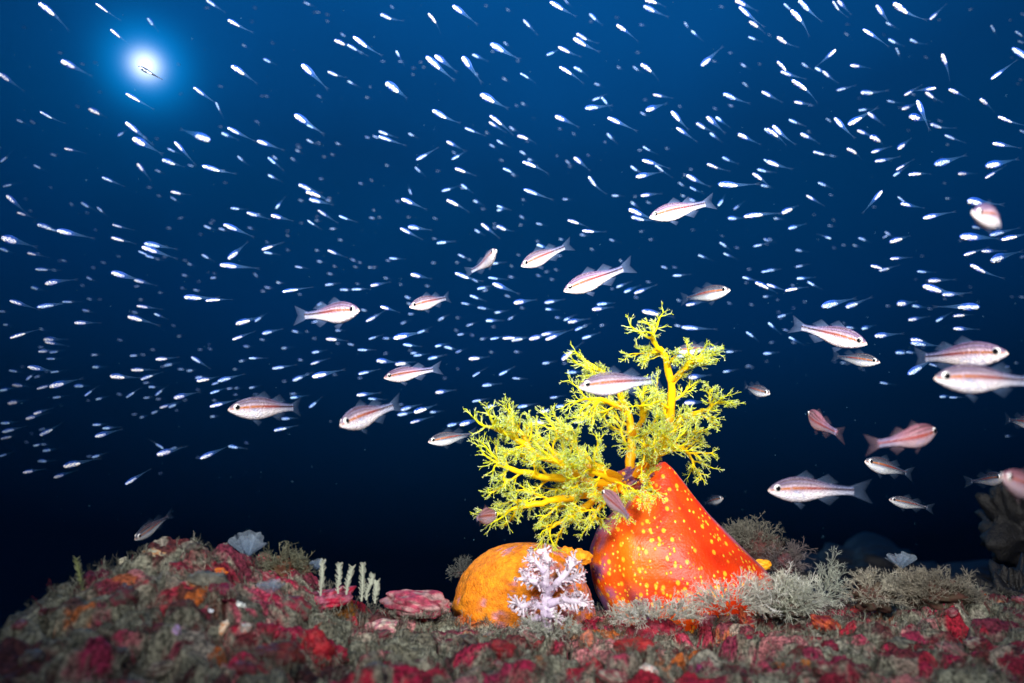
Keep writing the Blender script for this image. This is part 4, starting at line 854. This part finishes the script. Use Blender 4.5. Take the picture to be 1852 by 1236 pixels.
raw = '''
69,4,95,24 172,5,192,20 372,-1,388,10 266,32,276,44 199,52,215,66 411,35,430,46 438,80,446,86 109,109,135,122 144,114,152,117 250,120,271,132
320,116,325,117 417,118,439,132 -4,131,17,146 226,168,250,182 349,157,369,172 395,155,402,157 390,184,396,198 160,196,178,205 71,201,90,212
29,216,40,221 54,218,63,223 226,220,249,239 212,246,222,240 239,249,263,262 258,246,265,251 381,254,354,244 410,230,433,242 400,240,414,246
315,255,332,274 302,268,315,274 115,268,133,272 91,278,102,282 -1,294,10,285 292,288,314,296 60,298,72,304 339,298,350,301 364,299,393,308
248,295,259,309 429,282,438,290 280,307,290,311 -2,265,2,269 461,218,468,222 549,4,560,8 589,37,596,40 706,10,712,15 774,23,787,39 818,9,838,24
687,25,704,33 916,16,922,20 604,72,621,79 616,60,624,66 627,80,644,90 638,65,661,83 650,94,656,96 716,91,723,104 689,110,696,112 476,106,488,112
770,101,793,122 786,99,804,113 836,101,851,122 854,98,867,104 886,78,910,92 911,76,918,82 888,92,894,94 908,141,916,145 545,115,566,135
592,129,608,136 628,146,639,152 697,148,719,164 744,134,749,136 859,132,864,136 868,169,892,183 668,156,672,159 573,172,580,176 479,173,485,175
781,198,804,212 532,206,555,222 554,225,568,232 840,231,857,238 885,208,905,223 884,220,898,229 921,229,930,235 878,239,884,242 464,254,486,262
554,252,565,258 660,247,668,250 674,245,684,250 684,237,700,243 683,246,706,254 607,258,615,262 738,241,748,246 807,255,822,263 898,253,909,260
885,261,894,266 484,284,496,294 493,282,501,288 526,285,534,291 534,271,542,275 598,278,604,281 752,290,770,280 816,289,829,282 818,274,824,278
904,289,910,291 750,302,759,310 822,304,839,310 909,304,923,310 697,298,703,301 994,2,1016,16 1021,-1,1028,7 1166,0,1185,4 1163,10,1183,20
1066,24,1077,35 946,35,958,48 1114,44,1133,57 1157,44,1164,46 1238,40,1244,49 1250,55,1260,64 1301,11,1308,13 1329,0,1348,9 1336,11,1356,29
1355,38,1369,47 1353,66,1365,71 1042,60,1058,70 1036,68,1057,81 1009,84,1028,94 988,100,1000,95 1011,120,1031,132 1037,121,1051,128 940,132,954,140
1116,120,1122,124 1145,120,1154,127 1158,115,1176,127 1267,120,1284,105 1340,115,1349,121 1289,110,1295,112 1343,149,1352,156 1075,151,1084,154
1071,182,1083,177 1087,175,1097,186 1057,196,1079,194 1181,171,1197,174 1167,200,1185,194 1158,203,1167,208 1307,169,1328,178 1377,165,1394,174
1227,191,1232,194 1290,195,1297,198 1318,190,1325,192 943,186,950,190 932,190,936,192 1003,209,1023,218 1098,212,1122,223 1214,200,1228,217
1259,222,1273,231 1278,210,1293,224 1294,211,1306,220 935,245,952,250 1223,230,1240,242 1284,240,1294,248 1334,242,1353,251 1382,232,1394,242
1035,240,1040,244 1098,241,1106,250 1010,232,1014,234 1162,265,1174,272 1204,268,1210,270 940,273,950,279 944,292,966,300 954,288,963,290
1038,284,1051,295 1023,290,1030,296 1160,289,1184,296 1184,298,1198,309 1306,284,1318,290 1278,296,1295,303 1381,288,1394,296 1140,300,1151,308
1369,306,1384,310 1006,281,1009,283 1062,280,1066,282 1092,256,1096,258 1444,-1,1462,18 1417,6,1428,16 1430,17,1448,35 1506,1,1515,16 1515,0,1526,12
1585,8,1597,26 1615,4,1638,22 1681,36,1694,24 1602,40,1613,46 1752,19,1760,15 1560,52,1582,66 1606,70,1619,77 1645,71,1657,77 1620,86,1626,97
1704,96,1712,118 1792,45,1799,56 1836,56,1848,64 1846,24,1854,28 1841,74,1852,78 1830,86,1856,104 1405,66,1420,77 1389,62,1394,65 1528,59,1534,64
1672,102,1678,106 1791,144,1813,128 1512,89,1496,104 1537,118,1555,120 1405,110,1420,125 1450,114,1460,121 1474,122,1486,129 1488,128,1500,139
1411,129,1431,136 1431,144,1456,160 1512,164,1528,160 1556,167,1574,168 1635,173,1650,164 1694,159,1673,162 1674,166,1687,176 1648,169,1655,172
1715,161,1734,169 1604,182,1617,185 1436,184,1452,187 1462,189,1469,191 1630,198,1646,192 1659,180,1669,205 1772,178,1786,189 1804,210,1827,220
1494,214,1503,220 1509,212,1525,230 1533,226,1554,214 1569,203,1583,214 1552,200,1565,198 1426,216,1440,222 1397,226,1414,243 1386,232,1405,245
1460,236,1466,240 1447,241,1464,249 1550,235,1566,242 1573,246,1590,254 1644,210,1664,214 1682,224,1698,230 1675,224,1678,226 1696,217,1704,220
1708,244,1725,251 1794,259,1818,263 1844,235,1856,241 1470,274,1488,279 1501,281,1510,283 1531,268,1547,276 1575,276,1592,271 1623,270,1636,260
1581,292,1602,289 1689,298,1714,291 1782,301,1809,295 1386,291,1406,299 1620,308,1635,299 183,320,202,328 4,338,18,334 11,352,28,368 30,384,46,389
126,367,132,372 146,366,158,373 175,374,184,382 308,346,325,350 308,356,318,362 284,353,290,355 89,338,94,340 416,376,431,378 445,384,465,390
322,396,330,393 66,405,90,413 86,414,100,417 101,416,132,423 202,406,220,411 170,415,175,417 368,408,380,413 378,402,384,405 382,398,388,400
403,405,429,416 395,413,406,416 448,411,456,414 2,429,30,437 200,429,221,435 -2,449,13,454 48,457,66,461 66,458,71,460 259,440,287,445 255,446,284,456
249,454,264,460 262,462,277,466 282,468,288,470 110,470,120,473 211,463,217,465 411,469,429,455 396,479,428,482 364,460,375,466 339,476,348,480
182,474,191,476 165,483,172,485 62,487,84,488 200,492,228,500 156,501,166,506 242,506,261,511 80,513,105,509 55,519,69,523 242,518,252,518
329,497,338,499 380,503,390,502 375,493,378,494 385,494,390,495 459,494,465,500 326,520,333,522 349,524,360,526 286,529,294,530 331,537,359,539
370,544,394,542 16,543,41,551 65,556,94,552 111,546,127,546 157,540,167,542 -2,563,9,564 148,560,160,563 246,553,267,556 238,564,248,566
230,572,253,578 278,567,290,572 133,584,155,584 16,612,41,604 5,587,16,588 71,594,80,597 78,614,98,614 212,614,220,616 425,586,449,580 419,615,438,608
310,588,317,590 484,316,496,322 539,333,559,342 552,346,576,354 558,360,578,365 540,361,548,364 589,361,597,364 577,323,584,324 649,331,656,333
669,325,674,327 498,378,506,368 489,389,508,394 460,388,470,388 574,379,590,390 612,390,627,396 555,398,567,406 542,403,547,404 596,414,606,414
716,363,722,365 725,359,746,368 744,352,740,342 798,346,813,342 834,333,844,341 807,361,826,370 856,362,866,367 898,372,910,376 898,381,909,379
723,412,742,422 737,410,756,413 668,393,676,395 674,379,678,382 684,393,689,394 783,394,790,396 858,415,868,421 870,404,885,416 898,408,913,415
892,404,897,406 782,431,789,433 789,440,804,438 518,425,523,428 612,433,619,435 472,452,490,446 476,456,490,458 480,437,485,439 517,451,523,453
570,452,577,454 592,452,608,459 573,472,582,474 602,480,608,483 634,468,642,472 648,474,654,476 640,482,646,484 533,482,545,484 592,494,600,496
703,467,717,468 694,502,702,504 742,496,760,500 828,460,839,465 847,469,852,471 854,492,863,484 885,477,899,476 822,493,844,502 854,505,864,510
882,502,898,504 890,512,912,521 862,523,876,520 873,527,881,524 923,480,928,483 920,500,928,502 499,511,509,512 478,519,488,521 509,528,534,524
587,516,600,514 614,524,627,524 635,524,651,523 644,513,650,514 669,517,686,514 539,532,546,533 722,514,728,516 769,517,776,518 732,536,742,540
736,548,744,551 738,568,747,568 573,553,582,548 563,584,574,581 687,554,704,559 653,560,662,562 661,582,678,573 677,572,683,570 724,586,734,582
792,580,802,574 849,534,863,539 834,548,846,550 863,556,877,558 894,566,906,564 913,534,922,537 878,580,893,580 843,590,854,586 918,579,928,573
822,596,828,599 827,606,838,604 473,604,490,600 528,598,539,601 553,599,558,601 606,598,616,598 666,614,678,610 692,612,704,612 710,612,738,606
754,603,767,598 868,614,878,612 886,614,900,611 908,612,928,611 589,613,606,614 460,582,470,575 470,614,478,615 924,313,931,318 946,342,970,351
1064,318,1075,334 1149,320,1171,316 1236,315,1241,318 1241,316,1260,327 1298,333,1328,335 1361,313,1376,323 1376,335,1388,337 1227,330,1236,336
1247,338,1258,344 1106,354,1118,354 1158,354,1176,352 1017,360,1027,361 944,360,949,363 1232,353,1240,356 1247,360,1257,364 1141,365,1150,372
1169,365,1176,368 1136,378,1160,388 1141,392,1160,397 1298,373,1306,363 1327,379,1336,372 1316,395,1330,395 1344,392,1375,388 940,390,947,395
969,404,980,406 1026,398,1044,403 1052,417,1072,419 1049,424,1058,426 1011,432,1019,434 1102,433,1111,436 1174,433,1180,434 970,435,975,438
970,442,984,447 1157,419,1164,418 1304,426,1308,428 1301,438,1312,445 1381,432,1391,436 1362,446,1376,443 1262,461,1275,466 1308,458,1320,463
935,460,940,462 1120,470,1126,474 1068,450,1074,453 1003,487,1008,489 970,497,977,500 1196,482,1206,485 1217,483,1223,484 1216,499,1231,498
1342,501,1357,505 1365,510,1387,520 1376,492,1391,490 1380,537,1391,536 1114,520,1127,515 1128,529,1142,523 1146,531,1165,524 1169,509,1176,511
1104,522,1109,523 1147,537,1154,539 1316,547,1322,550 1356,550,1362,552 1224,542,1232,545 1240,552,1258,549 928,548,948,545 984,548,1001,545
986,559,998,560 1079,551,1095,549 1070,560,1088,558 1160,562,1188,568 1004,574,1012,575 1019,580,1030,575 1026,583,1044,580 1220,588,1230,590
1231,592,1260,594 1039,598,1052,592 1054,591,1062,588 1084,589,1092,588 978,606,998,602 956,614,976,609 985,615,1008,606 1052,613,1067,608
924,616,942,613 1349,600,1361,608 1192,589,1197,592 941,556,947,558 1615,319,1628,310 1642,316,1663,314 1732,314,1749,314 1781,323,1799,312
1479,330,1492,335 1458,353,1473,362 1500,352,1506,354 1596,344,1580,363 1578,374,1584,375 1623,355,1635,365 1628,368,1648,372 1710,359,1719,359
1749,363,1775,367 1413,386,1430,378 1399,395,1410,396 1425,414,1439,410 1497,408,1505,409 1504,432,1492,428 1668,395,1695,389 1600,419,1610,425
1596,431,1606,425 1608,438,1629,432 1552,430,1564,434 1542,443,1552,446 1523,443,1529,444 1735,428,1770,429 1789,426,1813,420 1809,434,1836,428
1758,410,1770,412 1742,462,1762,456 1774,454,1795,454 1792,472,1814,464 1754,478,1778,491 1845,466,1854,463 1439,452,1450,454 1438,483,1450,481
1609,468,1628,467 1574,480,1593,485 1589,490,1605,486 1658,491,1673,492 1678,508,1698,507 1668,516,1699,526 1703,533,1726,532 1440,504,1456,503
1419,526,1439,522 1460,509,1472,516 1386,490,1399,488 1386,514,1404,520 1485,555,1512,548 1529,556,1546,550 1622,550,1639,548 1649,553,1664,555
1602,553,1609,554 1678,558,1686,559 1773,555,1739,555 1642,579,1660,576 1692,582,1706,574 1723,572,1742,570 1723,594,1745,595 1853,538,1844,537
1406,574,1419,570 1389,583,1400,593 1416,596,1425,598 1426,609,1439,616 1524,584,1529,585 1530,592,1542,593 1558,595,1570,592 1581,608,1603,606
1646,614,1666,616 1404,542,1409,543 1389,432,1396,434 80,618,100,622 69,628,78,628 68,636,85,635 88,638,103,636 83,649,98,649 164,642,176,642
166,664,179,664 234,644,246,643 280,650,299,649 296,662,308,659 49,663,75,668 15,670,29,672 81,672,86,672 90,674,104,672 46,688,56,680 61,683,71,680
21,696,40,698 -2,707,14,704 65,704,86,698 88,700,115,693 133,698,149,698 94,720,108,718 13,730,30,727 152,717,164,708 172,723,184,720 156,724,162,725
211,712,219,714 227,720,240,711 198,680,221,682 236,669,256,669 253,687,272,680 258,693,269,692 268,700,280,700 259,720,270,719 280,716,291,707
282,722,290,722 313,720,334,715 288,738,304,733 304,737,317,732 316,742,322,743 273,748,284,744 238,750,246,749 252,756,262,753 321,668,332,668
337,671,348,670 345,645,361,655 358,632,365,633 376,630,382,632 376,622,380,624 272,632,279,633 432,654,442,652 440,626,450,627 449,648,465,648
421,668,429,668 352,684,364,682 354,689,375,686 382,696,394,692 392,690,415,684 410,704,419,702 424,702,432,702 450,702,461,700 379,712,394,707
422,714,429,714 378,736,402,730 380,754,390,753 458,714,465,713 45,758,64,753 59,749,76,744 0,766,16,765 2,782,23,777 0,794,18,790 70,778,81,775
70,788,91,778 59,807,72,804 74,804,85,804 76,816,90,814 68,834,81,834 40,855,59,852 96,864,116,858 113,844,140,838 156,826,165,825 165,828,178,824
-2,826,10,822 166,769,180,768 184,775,200,774 170,790,193,784 282,823,308,816 296,812,284,804 308,813,318,809 360,830,386,819 412,807,427,809
442,800,448,802 225,877,246,864 509,630,520,629 563,638,576,636 491,667,512,664 561,659,577,654 528,689,545,682 553,678,558,676 563,682,590,676
602,678,608,678 646,633,661,633 607,621,614,622 629,622,639,624 728,623,744,625 786,627,799,624 803,627,816,630 742,639,753,638 747,644,761,642
773,650,788,646 824,638,834,634 847,649,865,648 680,652,699,654 714,659,731,657 647,677,665,673 647,684,654,684 854,682,866,674 902,679,915,672
871,698,887,696 787,710,804,708 853,727,868,724 876,739,893,733 826,667,830,668 644,715,664,713 665,721,681,722 524,713,534,712 524,720,539,718
558,738,570,729 508,758,522,757 494,779,514,775 596,763,600,762 722,731,728,732 724,742,741,737 718,751,735,748 747,746,768,740 777,746,789,745
741,765,760,760 808,771,823,767 830,769,851,763 539,650,547,652 1015,652,1032,637 980,658,992,656 926,684,939,685 930,636,938,637 994,720,1007,718
1004,736,1018,734 935,737,951,734 976,746,993,742 956,765,981,764 1036,764,1054,762 1049,723,1067,721 1283,631,1301,632 1312,637,1325,636
1218,645,1236,644 1307,673,1320,671 1244,683,1263,681 1218,723,1229,721 1237,729,1257,728 1351,661,1357,662 1380,640,1393,639 1024,674,1040,673
1646,620,1672,623 1619,638,1634,638 1638,637,1650,638 1641,678,1664,664 1680,658,1693,662 1520,656,1529,657 1560,669,1565,670 1591,692,1604,694
1699,718,1712,717 1716,719,1730,719 1818,789,1827,789 1818,664,1826,663 1835,656,1842,657 1392,620,1399,619 1432,619,1439,620
'''
F4 = [tuple(int(q_) for q_ in w.split(',')) for w in raw.split()]
fr = random.Random(5)
info = []
for (hx, hy, ex, ey) in F4:
    b = math.hypot(ex-hx, ey-hy); info.append((b, hx, hy, ex, ey))
order = sorted(range(len(info)), key=lambda i: -info[i][0])
single = set(order[:300])
LM = [('the glowing sun spot', 263, 118), ('the top right corner', 1852, 0), ('the top edge middle', 926, 0), ('the left edge middle', 0, 500), ('the highest striped fish', 1230, 380),
      ('the big eyed striped fish', 600, 565), ('the head on striped fish', 884, 460), ('the blurred high pinkish fish', 1797, 390), ('the tallest tentacle tip', 1165, 575),
      ('the slender bright striped fish', 740, 678), ('the long left striped fish', 485, 738), ('the two stacked striped fish', 1740, 665), ('the raised tail pink fish', 1505, 605),
      ('the crown left tips', 870, 770), ('the glassy blue striped fish', 1275, 530), ('the top edge left third', 620, 0), ('the left reef mound summit', 300, 975),
      ('the plump striped fish', 1080, 505), ('the top edge right third', 1390, 0)]
OCT = ['right of', 'lower right of', 'below', 'lower left of', 'left of', 'upper left of', 'above', 'upper right of']
ORD = ['nearest', 'second nearest', 'third nearest', 'fourth nearest', 'fifth nearest', 'sixth nearest', 'seventh nearest', 'eighth nearest', 'ninth nearest', 'tenth nearest', 'eleventh nearest', 'twelfth nearest',
       'thirteenth nearest', 'fourteenth nearest', 'fifteenth nearest', 'sixteenth nearest', 'seventeenth nearest', 'eighteenth nearest', 'nineteenth nearest', 'twentieth nearest']
cells = {}
for i, (b, hx, hy, ex, ey) in enumerate(info):
    j = min(range(len(LM)), key=lambda k: math.hypot(LM[k][1]-hx, LM[k][2]-hy)); dx, dy = hx-LM[j][1], hy-LM[j][2]
    oc = int(round(math.atan2(dy, dx)/(math.pi/4))) % 8
    cells.setdefault((j, oc), []).append((math.hypot(dx, dy), i))
rank = {}
for k, lst in cells.items():
    for r_, (_, i) in enumerate(sorted(lst)): rank[i] = (k[0], k[1], r_)
stuff = [MB(), MB(), MB()]
for i, (b, hx, hy, ex, ey) in enumerate(info):
    Lr = fr.uniform(.031, .037); yaw = math.radians(fr.uniform(-20, 38)); K = 2.35 if b > 12 else 2.1
    tot = b*K; d = FPX*Lr*math.cos(yaw)/max(tot, 12)
    crown = 840 < hx < 1350 and 560 < hy < 960
    low = hy > 840
    if crown and d < .8: Lr *= .82/d; d = .82
    if low and d > 1.1: Lr *= 1.1/d; d = 1.1
    if d > .8: d2 = .8+(min(d, 2.6)-.8)*.42; Lr *= d2/d; d = d2
    if d < .45: Lr *= .45/d; d = .45
    ux, uy = (ex-hx)/b, (ey-hy)/b
    n_ = P(hx, hy, d); t_ = P(hx+ux*tot, hy+uy*tot, d + Lr*math.sin(yaw))
    Lr = (t_-n_).length; roll = fr.uniform(-.25, .25)
    # keep the belly side down even for steep fish
    fat = fr.uniform(.62, .98); m = orient(n_, t_, Lr, roll) @ Matrix.Diagonal((1, fat, fat, 1))
    if i in single:
        root = empty('glassfish'); root.matrix_world = m
        j, oc, r_ = rank[i]; face = 'left' if ux > .15 else 'right' if ux < -.15 else ('up' if uy > 0 else 'down')
        tilt = ' head up' if uy*1.0 > .5 and abs(ux) > .15 else ' head down' if uy < -.5 and abs(ux) > .15 else ''
        sz = 'large ' if b > 24 else ''
        r_ = min(r_, len(ORD)-1)
        if i == 9: lab = 'dark silhouetted glassfish with silver belly crossing the glowing sun spot'
        else: lab = '%sglassfish heading %s%s, %s %s %s' % (sz, face, tilt, ORD[r_], OCT[oc], LM[j][0])
        tag(root, lab, 'fish', 'silver bellied glassfish in the shoal')
        v_ = VAR[fr.randrange(8)]
        for nm, me_ in (('body', DARKB if i == 9 else v_[0]), ('silver_belly', v_[1]), ('tail_fin', v_[2])) + ((('eye', EYEM[0]), ('eye', EYEM[1])) if b > 17 else ()):
            o = bpy.data.objects.new(nm, me_); C.objects.link(o); o.parent = root
    else:
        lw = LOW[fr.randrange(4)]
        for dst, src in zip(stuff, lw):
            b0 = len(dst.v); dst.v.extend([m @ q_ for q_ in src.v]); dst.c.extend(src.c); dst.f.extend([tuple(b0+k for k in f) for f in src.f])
# more of the far shoal, dim and small
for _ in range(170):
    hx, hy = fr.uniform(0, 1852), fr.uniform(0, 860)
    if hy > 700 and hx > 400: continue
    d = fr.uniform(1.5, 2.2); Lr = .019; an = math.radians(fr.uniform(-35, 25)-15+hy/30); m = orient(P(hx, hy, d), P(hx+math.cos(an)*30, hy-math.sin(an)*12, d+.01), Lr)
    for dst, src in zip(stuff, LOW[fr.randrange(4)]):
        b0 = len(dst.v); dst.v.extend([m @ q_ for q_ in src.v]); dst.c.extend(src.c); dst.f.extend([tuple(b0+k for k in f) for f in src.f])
allm = MB(); mi = []
for k, s_ in enumerate(stuff):
    b0 = len(allm.v); allm.v += s_.v; allm.c += s_.c; allm.f += [tuple(b0+q_ for q_ in f) for f in s_.f]; mi += [k]*len(s_.f)
o = allm.build('distant_glassfish', M_fish); o.data.materials.append(M_silver); o.data.materials.append(M_fin); o.data.polygons.foreach_set('material_index', mi)
tag(o, 'smallest and farthest glassfish of the shoal, tiny silver dots in blue water', 'fish', kind='stuff')
# drifting particles
M_snow = base_mat('plankton', rough=.8, spec=.1, noise_amt=0)
mb = MB()
for _ in range(1500):
    d = fr.uniform(.35, 2.2)**1.0; p = P(fr.uniform(-40, 1890), fr.uniform(-40, 1000), d); r_ = fr.uniform(.00012, .00045)*(.6+d*.5)
    if hz(p.x, p.y) > p.z: continue
    b0 = len(mb.v); a = fr.uniform(.2, .75)
    for q_ in ((1, 0, 0), (-1, 0, 0), (0, 1, 0), (0, -1, 0), (0, 0, 1), (0, 0, -1)): mb.v.append(p+Vector(q_)*r_*fr.uniform(.7, 1.3)); mb.c.append((.12*a, .3*a, .5*a, 1))
    for f in ((0, 2, 4), (2, 1, 4), (1, 3, 4), (3, 0, 4), (2, 0, 5), (1, 2, 5), (3, 1, 5), (0, 3, 5)): mb.f.append(tuple(b0+k for k in f))
tag(mb.build('drifting_particles', M_snow), 'fine plankton specks hanging in the blue water', 'plankton', kind='stuff')
# ---------------------------------------------------------------- the water itself, as haze
hb = MB()
hx0, hx1, hy0, hy1, hz0, hz1 = -3.2, 3.2, -1.4, 4.2, -7.2, 2.2
hb.v = [Vector((x, y, z)) for x in (hx0, hx1) for y in (hy0, hy1) for z in (hz0, hz1)]
hb.c = [(1, 1, 1)]*8; hb.f = [(0, 1, 3, 2), (4, 6, 7, 5), (0, 4, 5, 1), (2, 3, 7, 6), (0, 2, 6, 4), (1, 5, 7, 3)]
mh = mat('sea_haze'); th = mh.node_tree; pv = N(th, 'ShaderNodeVolumePrincipled'); oh = N(th, 'ShaderNodeOutputMaterial'); th.links.new(pv.outputs[0], oh.inputs['Volume'])
pv.inputs['Color'].default_value = (.05, .38, .85, 1); pv.inputs['Density'].default_value = 0.012; pv.inputs['Anisotropy'].default_value = 0.5
ho = hb.build('haze', mh, smooth=False); tag(ho, kind='stuff')
S.cycles.volume_bounces = 0
